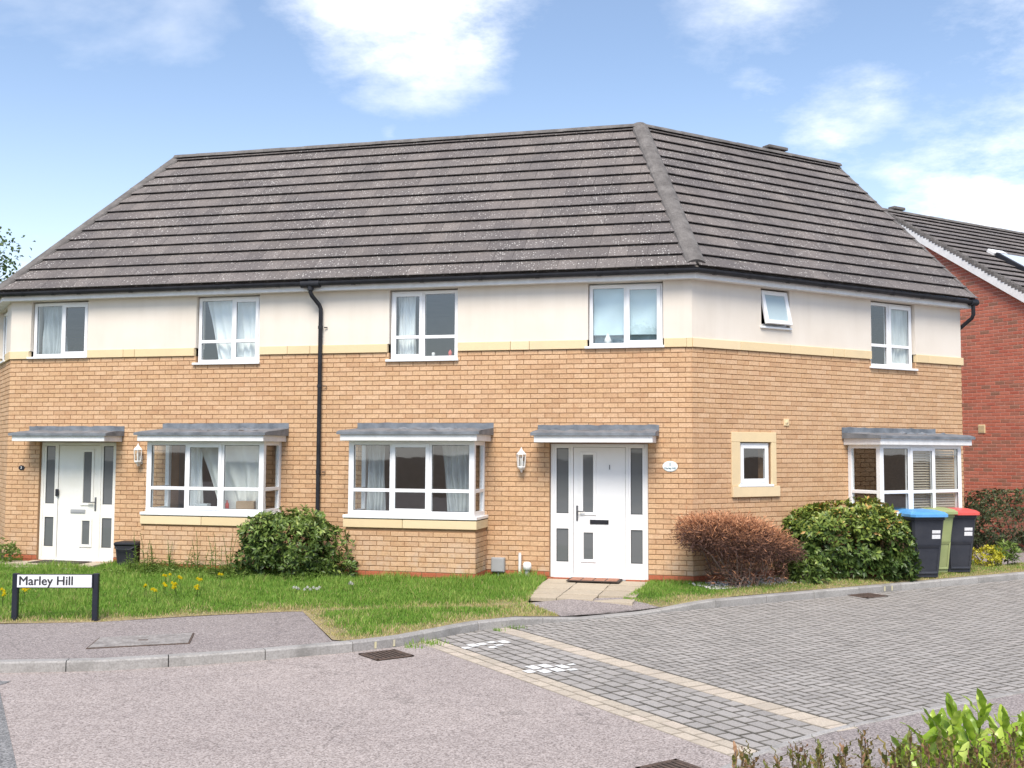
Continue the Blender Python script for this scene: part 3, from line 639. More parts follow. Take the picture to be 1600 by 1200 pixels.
# ------------------------------------------------------------------ the house
house = thing('brick_house', 'two-storey corner building of yellow brick and cream render under a grey tiled roof', 'house', Vector((CX, CY, 0)))
Z_PL, Z_ST, Z_RN, Z_TOP = .15, 3.525, 3.665, 4.54
OP_MAIN = [(-11.39, -10.26, 3.53, 4.53), (-8.19, -7.03, 3.38, 4.53), (-4.77, -3.63, 3.38, 4.53), (-1.56, -.42, 3.53, 4.53),
           (-11.14, -9.65, .06, 2.09), (-2.15, -.655, .06, 2.09), (-8.62, -6.65, .95, 2.10), (-5.13, -3.22, .95, 2.10)]
OP_RIGHT = [(1.39, 2.0, 3.90, 4.53), (3.87, 4.97, 3.38, 4.53), (.93, 1.57, 1.44, 2.13), (3.33, 5.21, .95, 2.10)]
def wall_mesh(name, x0, x1, z0, z1, ops, yf, yb, mat, Mf, inner=None):
    xs = sorted({x0, x1, *[min(max(v, x0), x1) for o in ops for v in o[:2]]}); zs = sorted({z0, z1, *[min(max(v, z0), z1) for o in ops for v in o[2:]]})
    b = MB()
    def hole(x, z): return any(o[0] < x < o[1] and o[2] < z < o[3] for o in ops)
    for i in range(len(xs) - 1):
        for j in range(len(zs) - 1):
            xa, xb, za, zb = xs[i], xs[i + 1], zs[j], zs[j + 1]
            if hole((xa + xb) / 2, (za + zb) / 2): continue
            b.quad((xa, yf, za), (xb, yf, za), (xb, yf, zb), (xa, yf, zb)); b.quad((xb, yb, za), (xa, yb, za), (xa, yb, zb), (xb, yb, zb), 1)
    for o in ops:
        a, c, d, e = max(o[0], x0), min(o[1], x1), max(o[2], z0), min(o[3], z1)
        if a >= c or d >= e: continue
        b.quad((a, yf, d), (a, yf, e), (a, yb, e), (a, yb, d)); b.quad((c, yf, e), (c, yf, d), (c, yb, d), (c, yb, e))
        if o[2] >= z0: b.quad((a, yf, d), (a, yb, d), (c, yb, d), (c, yf, d))
        if o[3] <= z1: b.quad((a, yf, e), (c, yf, e), (c, yb, e), (a, yb, e))
    return b.build(name, [mat, inner or M['interior']], house, Mf)
w_main = wall_mesh('brick_wall', -LEN1, 0, -.2, Z_ST, OP_MAIN, .004, .28, M['ymortar'], MAIN)
w_right = wall_mesh('brick_wall', 0, LEN2, -.2, Z_ST, OP_RIGHT, .004, .28, M['ymortar'], RIGHT)
w_left = wall_mesh('brick_wall', -LEN3, 0, -.2, Z_ST, [(-3.2, -1.9, .9, 2.1)], .004, .28, M['ymortar'], LEFT)
wall_mesh('render_panel', -LEN1 - .0049, .0049, Z_RN, Z_TOP, OP_MAIN, -.012, .28, M['render'], MAIN)
wall_mesh('render_panel', -.0049, LEN2 - .015, Z_RN, Z_TOP, OP_RIGHT, -.012, .28, M['render'], RIGHT)
wall_mesh('render_panel', -LEN3, .0049, Z_RN, Z_TOP, [(-1.75, -.62, 3.53, 4.53)], -.012, .28, M['render'], LEFT)
def brick_mesh(L, h, mat, dp=.012, ch=.003):
    key = ('b', round(L, 3), round(h, 3), mat.name)
    if key not in mesh_cache:
        b = MB(); x, z = L / 2, h / 2
        V = [(-x, dp, -z), (x, dp, -z), (x, dp, z), (-x, dp, z), (-x, .003 - 0, -z), (x, .003, -z), (x, .003, z), (-x, .003, z), (-x + ch, 0, -z + ch), (x - ch, 0, -z + ch), (x - ch, 0, z - ch), (-x + ch, 0, z - ch)]
        F = [(8, 9, 10, 11)] + [(a, (a + 1) % 4, 4 + (a + 1) % 4, 4 + a) for a in range(4)] + [(4 + a, 4 + (a + 1) % 4, 8 + (a + 1) % 4, 8 + a) for a in range(4)]
        b.add(V, F); mesh_cache[key] = b.mesh('brick', mat)
    return mesh_cache[key]
def courses(x0, x1, z0, z1, ops, Mf, mat, y=-.006, phase=0., pitch=.225, hb=.0645, visible=None, zpitch=.075, jit=.0015):
    out = []; k = 0; z = z0
    while z + hb < z1 + .012:
        xa = x0 - pitch * ((k % 2) * .5 + phase)
        while xa < x1:
            s, e = max(xa + .005, x0), min(xa + pitch - .005, x1); zc = z + .005 + hb / 2
            spans = [(s, e)]
            for o in ops:
                if o[2] + .02 < zc + hb / 2 and o[3] - .02 > zc - hb / 2:
                    ns = []
                    for a, b in spans:
                        if b <= o[0] or a >= o[1]: ns.append((a, b)); continue
                        if a < o[0] - .004: ns.append((a, o[0] - .004))
                        if b > o[1] + .004: ns.append((o[1] + .004, b))
                    spans = ns
            for a, b in spans:
                if b - a < .025: continue
                L = round((b - a) * 400) / 400
                out.append((brick_mesh(L, hb, mat), Mf @ Matrix.Translation(((a + b) / 2, y + random.uniform(-jit, jit), zc)) @ Matrix.Rotation(random.gauss(0, .004), 4, 'Y')))
            xa += pitch
        z += zpitch; k += 1
    return out
BK = courses(-LEN1, 0, Z_PL, Z_ST, OP_MAIN, MAIN, M['ybrick']); BR = courses(0, LEN2, Z_PL, Z_ST, OP_RIGHT, RIGHT, M['ybrick'], phase=.0)
BL = courses(-LEN3, 0, Z_PL, Z_ST, [(-3.2, -1.9, .9, 2.1)], LEFT, M['ybrick'])
def lay_walls():
    # the 300 bricks nearest the camera are objects, split over the two street walls
    def sc(it):
        p = it[1].translation; return (0 if inview(p) and p.z > .9 else 1, (p - CAMV).length + abs(p.z - 2.3) * 1.1)
    allb = sorted([(sc(i), n, 'm', i) for n, i in enumerate(BK)] + [(sc(i), n, 'r', i) for n, i in enumerate(BR)])
    for k, (s, n, w, it) in enumerate(allb):
        if k < 290: link(bpy.data.objects.new('brick', it[0]), w_main if w == 'm' else w_right, it[1])
    join_transformed('brick_field', [a[3] for a in allb[290:] if a[2] == 'm'], M['ybrick_j'], w_main, MAIN)
    join_transformed('brick_field', [a[3] for a in allb[290:] if a[2] == 'r'], M['ybrick_j'], w_right, RIGHT)
    join_transformed('brick_field', BL, M['ybrick_j'], w_left, LEFT)
    pl = courses(-LEN1, 0, 0., Z_PL, OP_MAIN, MAIN, M['pbrick'], y=-.009) ; pr = courses(0, LEN2, 0., Z_PL, [], RIGHT, M['pbrick'], y=-.009)
    join_transformed('plinth_bricks', pl, M['pbrick_j'], w_main, MAIN); join_transformed('plinth_bricks', pr, M['pbrick_j'], w_right, RIGHT)
lay_walls()
def string_course():
    def run(joints, Mf, name='string_course'):
        b0 = None
        for a, b in joints:
            m = MB(); m.cbox(a + .003, b - .003, -.034, .05, Z_ST + .004, Z_RN - .002, .004)
            o = m.build(name, M['stone'], house, Mf)
    main = [(-11.79, -11.41), (-10.25, -9.55), (-9.55, -9.33), (-9.33, -8.21), (-7.02, -6.52), (-6.52, -6.12), (-6.12, -4.79), (-3.62, -2.77), (-2.77, -2.47), (-2.47, -1.57), (-.41, -.07)]
    run(main, MAIN); run([(-.0, .95), (.95, 2.0), (2.0, 2.95), (2.95, 3.2), (3.2, 3.86), (4.98, 5.3), (5.3, 6.23)], RIGHT); run([(-6, -4.8), (-4.8, -3.6), (-3.6, -2.4), (-2.4, -1.77), (-.61, .014)], LEFT)
    m = MB(); m.box(-.07, .012, -.034, .05, Z_ST + .004, Z_RN - .002); m.build('string_course', M['stone'], house, MAIN)
string_course()
def shell():
    """hidden back of the building, floors, gable end"""
    b = MB(); D = 5.28
    e2 = C2 + u2 * LEN2; g2 = e2 - n2 * D; cph = n1.dot(n2); ci = C2 - (n1 + n2) / (1 + cph) * D; li = L2 - (n1 + n3) / (1 + n1.dot(n3)) * D; e3 = L2 + u3 * LEN3; g3 = e3 - n3 * D
    ring = [e2, g2, ci, li, g3, e3]
    for a, c in zip(ring, ring[1:]): b.quad((a.x, a.y, -.1), (c.x, c.y, -.1), (c.x, c.y, 4.6), (a.x, a.y, 4.6))
    b.poly([(e2.x, e2.y, 4.6), (g2.x, g2.y, 4.6), *[(*(e2 - n2 * 2.64), 7.6)]])
    b.build('rear_wall', M['ybrick_j'], house, I4)
    f = MB()
    for z in (.05, 2.55, 4.55):
        k = .1; f.poly([(p.x, p.y, z) for p in (C2 - (n1 + n2) * .2, e2 - n2 * .25 - u2 * .1, g2 + n2 * .1 - u2 * .1, ci, li, g3, e3 - n3 * .25, L2 - (n1 + n3) * .2)])
    f.build('floor_slab', M['floorin'], house, I4)
    p = MB(); 
    for t in (5.92, 2.7, 9.0):
        a = C2 + u1 * t - n1 * .3; c = C2 + u1 * t - n1 * 5.2; p.quad((a.x, a.y, 0), (c.x, c.y, 0), (c.x, c.y, 4.5), (a.x, a.y, 4.5))
    a, c = C2 + u1 * 11.5 - n1 * 3.2, C2 + u1 * .8 - n1 * 3.2; p.quad((a.x, a.y, 0), (c.x, c.y, 0), (c.x, c.y, 4.5), (a.x, a.y, 4.5))
    a, c = C2 + u2 * .8 - n2 * 3.2, C2 + u2 * 6.1 - n2 * 3.2; p.quad((a.x, a.y, 0), (c.x, c.y, 0), (c.x, c.y, 4.5), (a.x, a.y, 4.5))
    p.build('inner_wall', M['interior'], house, I4)
shell()
# ------------------------------------------------------------------ windows, doors
def bars(b, x0, x1, z0, z1, w, y0, y1, wb=None):
    wb = wb or w
    b.cbox(x0, x0 + w, y0, y1, z0, z1, .005); b.cbox(x1 - w, x1, y0, y1, z0, z1, .005)
    b.cbox(x0 + w - .004, x1 - w + .004, y0 + .001, y1, z1 - w, z1 - .001, .005); b.cbox(x0 + w - .004, x1 - w + .004, y0 + .001, y1, z0 + .001, z0 + wb, .005)
def pane(x0, x1, z0, z1, y, parent, Mf, mat='glass', name='pane'):
    cx, cz = (x0 + x1) / 2, (z0 + z1) / 2; b = MB(); w, h = (x1 - x0) / 2 + .006, (z1 - z0) / 2 + .006
    b.box(-w, w, -.003, .003, -h, h); return b.build(name, M[mat], parent, Mf @ Matrix.Translation((cx, y, cz)) @ Matrix.Rotation(random.gauss(0, .004), 4, 'Z') @ Matrix.Rotation(random.gauss(0, .003), 4, 'X'))
def gasket(b, x0, x1, z0, z1, y):
    g = .007
    for a in ((x0 - g, x0 + .002, z0 - g, z1 + g), (x1 - .002, x1 + g, z0 - g, z1 + g), (x0, x1, z0 - g, z0 + .002), (x0, x1, z1 - .002, z1 + g)): b.box(a[0], a[1], y, y + .01, a[2], a[3], 1)
def window(Mf, x0, x1, z0, z1, mull, trans, sash, parent=None, sill=(.06, .045), y=.05, glass='glass', label=None, sillpart=True):
    """mull: x of the mullion or None; trans: z of transom or None; sash: 'L','R' or None = which light opens"""
    b = MB(); bars(b, x0 + .012, x1 - .012, z0 + .03, z1 - .012, .055, y, y + .07)
    cols = [(x0 + .067, x1 - .067)] if mull is None else [(x0 + .067, mull - .03), (mull + .03, x1 - .067)]
    if mull is not None: b.cbox(mull - .03, mull + .03, y + .002, y + .068, z0 + .06, z1 - .05, .005)
    w = b.build('window', [M['upvc']], parent or house, Mf)
    if label: w['label'] = label
    for i, (a, c) in enumerate(cols):
        za, zb = z0 + .085, z1 - .067; op = (sash == 'L' and i == 0) or (sash == 'R' and i == len(cols) - 1)
        if op:
            s = MB(); bars(s, a - .025, c + .025, za - .025, zb + .025, .058, y - .018, y + .03); 
            so_ = s.build('sash', M['upvc'], w, Mf); a, c, za, zb = a + .033, c - .033, za + .033, zb - .033
            h = MB(); h.box(a - .02 if i else c + .006, a - .008 if i else c + .018, y + .035, y + .06, (za + zb) / 2 - .05, (za + zb) / 2 + .05)
        yy = y + (.008 if op else .03)
        zr = [(za, zb)] if trans is None else [(za, trans - .026), (trans + .026, zb)]
        if trans is not None:
            t_ = MB(); t_.cbox(a - .006, c + .006, y - (.012 if op else -.004), y + .05, trans - .026, trans + .026, .005); t_.build('transom', M['upvc'], w, Mf)
        for p, q in zr:
            g = MB(); gasket(g, a, c, p, q, yy - .006); g.build('gasket', [M['black'], M['black']], w, Mf)
            pane(a, c, p, q, yy, w, Mf, glass)
    if sillpart:
        s = MB(); s.cbox(x0 - .045, x1 + .02, -.055, y + .02, z0 - .004, z0 + .032, .006); s.build('sill', M['upvc'], w, Mf)
    return w
win = []
win.append(window(MAIN, -11.39, -10.26, 3.53, 4.52, -10.80, None, 'R'))
win.append(window(MAIN, -8.19, -7.03, 3.38, 4.52, -7.54, 3.77, 'R'))
win.append(window(MAIN, -4.77, -3.63, 3.38, 4.52, -4.22, 3.77, 'L'))
win.append(window(MAIN, -1.56, -.42, 3.53, 4.52, -.99, None, 'R'))
win.append(window(RIGHT, 3.87, 4.97, 3.38, 4.52, 4.36, 3.78, 'R'))
window(LEFT, -1.75, -.62, 3.53, 4.52, -1.2, None, 'R')
# small top-hung window standing ajar on the right wall
def ajar():
    x0, x1, z0, z1 = 1.39, 2.0, 3.90, 4.52; b = MB(); bars(b, x0 + .01, x1 - .01, z0 + .03, z1 - .01, .045, .05, .12); w = b.build('window', M['upvc'], house, RIGHT)
    s = MB(); s.cbox(x0 - .03, x1 + .02, -.05, .07, z0 - .004, z0 + .03, .006); s.build('sill', M['upvc'], w, RIGHT)
    Mx = RIGHT @ Matrix.Translation((0, .045, z1 - .03)) @ Matrix.Rotation(-math.radians(13), 4, 'X') @ Matrix.Translation((0, -.045, -(z1 - .03)))
    s = MB(); bars(s, x0 + .03, x1 - .03, z0 + .05, z1 - .03, .062, .012, .062); sa = s.build('sash', M['upvc'], w, Mx)
    pane(x0 + .095, x1 - .095, z0 + .115, z1 - .095, .035, w, Mx, 'frost')
ajar()
def wc_window():
    def st(x0, x1, z0, z1, pr=.022): b = MB(); b.cbox(x0, x1, -pr, .06, z0, z1, .004); b.build('stone_surround', M['stone'], house, RIGHT)
    st(.755, 1.675, 2.125, 2.275); st(.755, .925, 1.455, 2.122); st(1.572, 1.675, 1.455, 2.122); st(.755, 1.72, 1.29, 1.452, .05)
    window(RIGHT, .93, 1.57, 1.445, 2.125, None, None, 'R', y=.03, glass='glass')
wc_window()
def door(cx, mirror, mat, num):
    """cx: centre along the main wall (local x); mirror=+1 panes on the left of the leaf"""
    X = lambda x: cx + x * mirror
    def rng_(a, b): p, q = X(a), X(b); return (min(p, q), max(p, q))
    y = .045; b = MB(); z0, z1 = .065, 2.085
    for a, c in ((-.745, -.69), (-.435, -.395), (.405, .445), (.69, .745)): x0, x1 = rng_(a, c); b.cbox(x0, x1, y, y + .08, z0, z1, .005)
    x0, x1 = rng_(-.69, .69); b.cbox(x0, x1, y + .001, y + .08, z1 - .05, z1, .005); b.box(x0, x1, y - .02, y + .08, z0, z0 + .03)
    for a, c in ((-.69, -.435), (.445, .69)):
        x0, x1 = rng_(a, c); b.box(x0, x1, y + .012, y + .06, .80, 1.03); b.box(x0, x1, y + .012, y + .06, z0, .30); b.box(x0, x1, y + .012, y + .06, 2.02, z1 - .05)
        for q0, q1 in ((.30, .80), (1.03, 2.02)):
            b.cbox(x0 - .002, x0 + .035, y + .01, y + .06, q0, q1, .004); b.cbox(x1 - .035, x1 + .002, y + .01, y + .06, q0, q1, .004)
    fr = b.build('door_frame', M[mat], house, MAIN)
    for a, c in ((-.69, -.435), (.445, .69)):
        x0, x1 = rng_(a, c)
        for q0, q1 in ((.30, .80), (1.03, 2.02)):
            g = MB(); gasket(g, x0 + .04, x1 - .04, q0 + .008, q1 - .008, y + .022); g.build('gasket', [M['black'], M['black']], fr, MAIN)
            pane(x0 + .04, x1 - .04, q0 + .008, q1 - .008, y + .03, fr, MAIN, 'frostdark')
    lf = MB(); x0, x1 = rng_(-.39, .40); py = y + .018
    ops = [(*rng_(-.245, -.09), 1.05, 1.92), (*rng_(-.235, -.09), .345, .745)]
    xs = sorted({x0, x1, *[v for o in ops for v in o[:2]]}); zs = sorted({z0 + .03, z1 - .055, *[v for o in ops for v in o[2:]]})
    for i in range(len(xs) - 1):
        for j in range(len(zs) - 1):
            mx, mz = (xs[i] + xs[i + 1]) / 2, (zs[j] + zs[j + 1]) / 2
            if not any(o[0] < mx < o[1] and o[2] < mz < o[3] for o in ops): lf.quad((xs[i], py, zs[j]), (xs[i + 1], py, zs[j]), (xs[i + 1], py, zs[j + 1]), (xs[i], py, zs[j + 1]))
    leaf = lf.build('door', M[mat], house, MAIN)
    for o in ops:
        m_ = MB(); bars(m_, o[0] - .045, o[1] + .045, o[2] - .045, o[3] + .045, .045, py - .016, py + .01); m_.build('glazing_bead', M[mat], leaf, MAIN)
        pane(o[0], o[1], o[2], o[3], py + .004, leaf, MAIN, 'frostdark')
    hx = X(-.335); h = MB(); h.cbox(hx - .016, hx + .016, py - .014, py, .92, 1.15, .004); h.tube([(hx, py - .012, 1.065), (hx, py - .05, 1.065), (hx + .02 * mirror, py - .055, 1.065), (hx + .125 * mirror, py - .052, 1.062)], .0095, 8); h.build('handle', M['chrome'], leaf, MAIN)
    lb = MB(); a, c = rng_(-.14, .145); lb.cbox(a, c, py - .014, py, .875, .94, .004); lb.box(a + .02, c - .02, py - .018, py - .01, .892, .922, 1); lb.build('letterbox', [M['black' if mirror > 0 else 'steelgrey']] * 2, leaf, MAIN)
    pk = MB(); pk.lathe([(0, -.006), (.012, -.005), (.012, 0)], (X(-.325), py - .002, 1.545), 10, ax=Matrix.Rotation(PI / 2, 3, 'X')); pk.build('lock', M['chrome'], leaf, MAIN)
    th = MB(); a, c = rng_(-.40, .41); th.box(a, c, -.03, y + .02, .04, .068); th.build('threshold', M['steelgrey'], fr, MAIN)
    return leaf, py
d2, PYD = door(-1.40, 1, 'doorpaint', '1'); d1, _ = door(-10.395, -1, 'cream_door', '3')
def text_mesh(txt, size, depth=.0015, bold=0.):
    cu = bpy.data.curves.new('t', 'FONT'); cu.body = txt; cu.size = size; cu.align_x = 'CENTER'; cu.align_y = 'CENTER'; cu.extrude = depth; cu.offset = bold; cu.resolution_u = 3
    ob = bpy.data.objects.new('t', cu); col.objects.link(ob); dg = bpy.context.evaluated_depsgraph_get(); dg.update()
    me = bpy.data.meshes.new_from_object(ob.evaluated_get(dg)); bpy.data.objects.remove(ob); return me
STAND = Matrix.Rotation(PI / 2, 4, 'X')                       # text xy-plane stood up to face -y
def text_on(name, txt, size, mat, parent, Mx, bold=0.):
    me = text_mesh(txt, size, .0015)
    if bold:
        b = MB()
        for k, (dx, dy) in enumerate(((-1, 0), (1, 0), (0, 1), (0, -1))): b.add([(v.co.x + dx * bold, v.co.y + dy * bold * .6, v.co.z + .0002 * k) for v in me.vertices], [tuple(p.vertices) for p in me.polygons])
        me = b.mesh('lettering', mat)
    me.materials.clear(); me.materials.append(mat); return link(bpy.data.objects.new(name, me), parent, Mx @ STAND)
text_on('door_number', '1', .10, M['chrome'], d2, MAIN @ Matrix.Translation((-1.24, PYD - .006, 1.73)), .002)
mk = MB(); mk.box(-10.62, -10.57, .02, .045, 1.17, 1.28); 
# door mats
def doormat(cx, off, w, label):
    p = W1(cx, off); t = thing('doormat', label, 'doormat', Matrix.Translation((p.x, p.y, ground_z(p.x, p.y) + .026)) @ Matrix.Rotation(-TH1, 4, 'Z'))
    Mx = WM[t]; b = MB(); b.cbox(-w / 2, w / 2, -.2, .2, 0, .016, .006); b.build('base', M['mat_dark'], t, Mx)
    for i in range(4):
        b = MB(); a = -w / 2 + .03 + i * (w - .06) / 4; b.cbox(a + .008, a + (w - .06) / 4 - .008, -.17, .17, .014, .022, .004); b.build('pile_panel', M['mat_tile'] if label.startswith('red') else M['mat_dark'], t, Mx)
doormat(1.42, .24, .78, 'red-brown panelled doormat outside the bright white door'); doormat(10.45, .30, .95, 'flat dark doormat at the ageing off-white door')
# ------------------------------------------------------------------ bays and canopies
def lead_roof(name, x0, x1, dep, zf0, zf1, zw, Mf, parent=None, side_in=.05):
    f = MB(); f.cbox(x0, x1, -dep, -.001, zf0, zf1, .006); r = f.build(name, M['fascia'], house, Mf)
    b = MB(); n = 26; ye = -dep - .035; V = []; rows = [(ye, zf1 - .012, 0), (ye, zf1 + .030, 0), (-dep + .06, zf1 + .048, .004), (-dep * .45, zf1 + .075, .01), (-.012, zw - .085, .006), (-.012, zw, .003)]
    for j, (yy, zz, am) in enumerate(rows):
        for i in range(n + 1):
            s = i / n; xo = .045
            x = (x0 - xo) + (x1 - x0 + 2 * xo) * s
            wob = am * (math.sin(i * 1.9 + x0 * 3) + .8 * math.sin(i * .83 + 2 + x0)) + (random.uniform(-.004, .004) if j else 0)
            V.append((x, yy, zz + wob))
    F = [(j * (n + 1) + i, j * (n + 1) + i + 1, (j + 1) * (n + 1) + i + 1, (j + 1) * (n + 1) + i) for j in range(len(rows) - 1) for i in range(n)]
    b.add(V, F, 0, False)
    for e, fl in ((0, False), (n, True)):
        idx = [j * (n + 1) + e for j in range(len(rows))]; pts = [V[i] for i in idx] + [(V[idx[0]][0], -.012, zf1 - .012)]
        b.poly(pts if fl else pts[::-1])
    b.quad((x0 - .045, ye, zf1 - .012), (x1 + .045, ye, zf1 - .012), (x1 + .045, -.012, zf1 - .012), (x0 - .045, -.012, zf1 - .012))
    b.build('lead_sheet', M['lead'], r, Mf)
    # torn flashing lip
    t = MB(); xa, xb = x0 + (x1 - x0) * .38, x0 + (x1 - x0) * .88; m = 12; T = []
    for i in range(m + 1):
        s = i / m; x = xa + (xb - xa) * s; z = zf1 + .075 + .018 * math.sin(i * 2.3) + random.uniform(-.008, .008)
        T += [(x, -dep * .55, z + .018), (x, -dep * .62, z - .012)]
    t.add(T, [(2 * i, 2 * i + 1, 2 * i + 3, 2 * i + 2) for i in range(m)]); 
    if dep > .6: t.build('torn_flashing', M['lead'], r, Mf)
    return r
lead_roof('canopy', -2.29, -.53, .5, 2.10, 2.215, 2.37, MAIN); lead_roof('canopy', -11.315, -9.54, .5, 2.095, 2.20, 2.36, MAIN)
lead_roof('bay_roof', -5.24, -3.08, .82, 2.115, 2.225, 2.405, MAIN); lead_roof('bay_roof', -8.727, -6.52, .81, 2.10, 2.21, 2.405, MAIN); lead_roof('bay_roof', 3.18, 5.41, .76, 2.095, 2.21, 2.385, RIGHT)
def bay(x0, x1, dep, Mf, zs, base, mats=None):
    """x0..x1 outer frame, dep depth; front in three lights, one light each side"""
    z0, z1, zt = zs; b = MB(); w = .055; y = -dep
    b.cbox(x0, x0 + .085, y, y + .085, z0, z1, .006); b.cbox(x1 - .085, x1, y, y + .085, z0, z1, .006)
    b.cbox(x0, x0 + .07, -.075, -.002, z0, z1, .005); b.cbox(x1 - .07, x1, -.075, -.002, z0, z1, .005)
    b.cbox(x0 + .08, x1 - .08, y + .002, y + .07, z1 - .06, z1, .005); b.cbox(x0 + .08, x1 - .08, y + .002, y + .07, z0, z0 + .07, .005)
    for xs in ((x0, x0 + .07), (x1 - .07, x1)):
        b.cbox(xs[0] + .001, xs[1] - .001, y + .08, -.07, z1 - .06, z1 - .001, .005); b.cbox(xs[0] + .001, xs[1] - .001, y + .08, -.07, z0 + .001, z0 + .07, .005); b.cbox(xs[0] + .002, xs[1] - .002, y + .08, -.07, zt - .027, zt + .027, .005)
    third = (x1 - x0 - .17) / 3; m1, m2 = x0 + .085 + third, x1 - .085 - third
    for m_ in (m1, m2): b.cbox(m_ - .03, m_ + .03, y + .003, y + .068, z0 + .06, z1 - .05, .005)
    bw = b.build('bay_window', M['upvc'], house, Mf)
    lights = [(x0 + .09, m1 - .034), (m1 + .034, m2 - .034), (m2 + .034, x1 - .09)]
    for i, (a, c) in enumerate(lights):
        za, zb = z0 + .075, z1 - .065
        if i == 1:
            s = MB(); bars(s, a - .028, c + .028, za - .028, zb + .028, .06, y - .016, y + .03); s.build('sash', M['upvc'], bw, Mf); a, c, za, zb = a + .033, c - .033, za + .033, zb - .033
        t_ = MB(); t_.cbox(a - .008, c + .008, y - (.01 if i == 1 else -.006), y + .05, zt - .027, zt + .027, .005); t_.build('transom', M['upvc'], bw, Mf)
        for p, q in ((za, zt - .027), (zt + .027, zb)):
            g = MB(); gasket(g, a, c, p, q, y + .012 if i != 1 else y - .004); g.build('gasket', [M['black'], M['black']], bw, Mf); pane(a, c, p, q, y + (.02 if i != 1 else .004), bw, Mf)
    for xs in (x0 + .03, x1 - .03):
        for p, q in ((z0 + .07, zt - .027), (zt + .027, z1 - .06)):
            g = MB(); w_, h_ = (dep - .155) / 2 + .004, (q - p) / 2 + .004; g.box(-.003, .003, -w_, w_, -h_, h_); g.build('pane', M['glass'], bw, Mf @ Matrix.Translation((xs, (y + .085 - .07) / 2, (p + q) / 2)))
    s = MB(); s.cbox(x0 - .06, x1 + .06, y - .075, -.0, z0 - .045, z0 + .004, .008); s.build('sill', M['upvc'], bw, Mf)
    s = MB(); s.box(x0 - .045, x1 + .045, y - .055, -.001, z0 - .058, z0 - .045); s.build('painted_shadow', M['black'], bw, Mf)  # solid black strip painting the shade line beneath the sill
    # stone sill course in blocks
    zc0, zc1 = base[3], z0 - .058; mid = x0 + (x1 - x0) * base[4]
    for a, c in ((x0 - .055, mid - .003), (mid + .003, x1 + .055)):
        s = MB(); s.cbox(a, c, y - .062, y + .1, zc0, zc1, .006); s.build('stone_sill', M['stone'], bw, Mf)
    for a, c in ((x0 - .054, x0 + .1), (x1 - .1, x1 + .054)): s = MB(); s.cbox(a, c, y + .104, -.001, zc0 + .001, zc1 - .001, .005); s.build('stone_sill', M['stone'], bw, Mf)
    # brick apron below
    bx0, bx1, bd = base[0], base[1], base[2]
    wl = MB(); wl.box(bx0 + .004, bx1 - .004, -bd + .004, 0, -.15, zc0); wo = wl.build('bay_wall', M['ymortar'], house, Mf)
    Fm = Mf @ Matrix.Translation((0, -bd, 0)); fr = courses(bx0, bx1, Z_PL, zc0 - .01, [], Fm, M['ybrick'], phase=.25)
    Sr = Mf @ Matrix.Translation((bx1, -bd, 0)) @ Matrix.Rotation(PI / 2, 4, 'Z'); Sl = Mf @ Matrix.Translation((bx0, 0, 0)) @ Matrix.Rotation(-PI / 2, 4, 'Z')
    fr += courses(.005, bd, Z_PL, zc0 - .01, [], Sr, M['ybrick'], phase=.75) + courses(0, bd - .005, Z_PL, zc0 - .01, [], Sl, M['ybrick'])
    join_transformed('brick_field', fr, M['ybrick_j'], wo, Mf)
    pb_ = courses(bx0 - .003, bx1 + .003, 0, Z_PL, [], Fm, M['pbrick'], y=-.009) + courses(.0, bd, 0, Z_PL, [], Sr, M['pbrick'], y=-.009) + courses(0, bd, 0, Z_PL, [], Sl, M['pbrick'], y=-.009)
    join_transformed('plinth_bricks', pb_, M['pbrick_j'], wo, Mf)
    # plastered inside lip / window board
    ib = MB(); ib.box(x0 + .06, x1 - .06, y + .06, .3, z0 - .03, z0 + .02); ib.build('window_board', M['upvc'], bw, Mf)
    ce = MB(); ce.box(x0 + .06, x1 - .06, y + .06, .3, z1 - .03, z1 + .01); ce.build('bay_ceiling', M['interior'], bw, Mf)
    return bw
bay(-5.18, -3.17, .61, MAIN, (.985, 2.115, 1.365), (-5.20, -3.14, .64, .80, .45))
bay(-8.665, -6.60, .62, MAIN, (.965, 2.10, 1.35), (-8.72, -6.57, .65, .775, .5))
bay(3.275, 5.26, .66, RIGHT, (.965, 2.10, 1.345), (3.25, 5.29, .69, .78, .5))
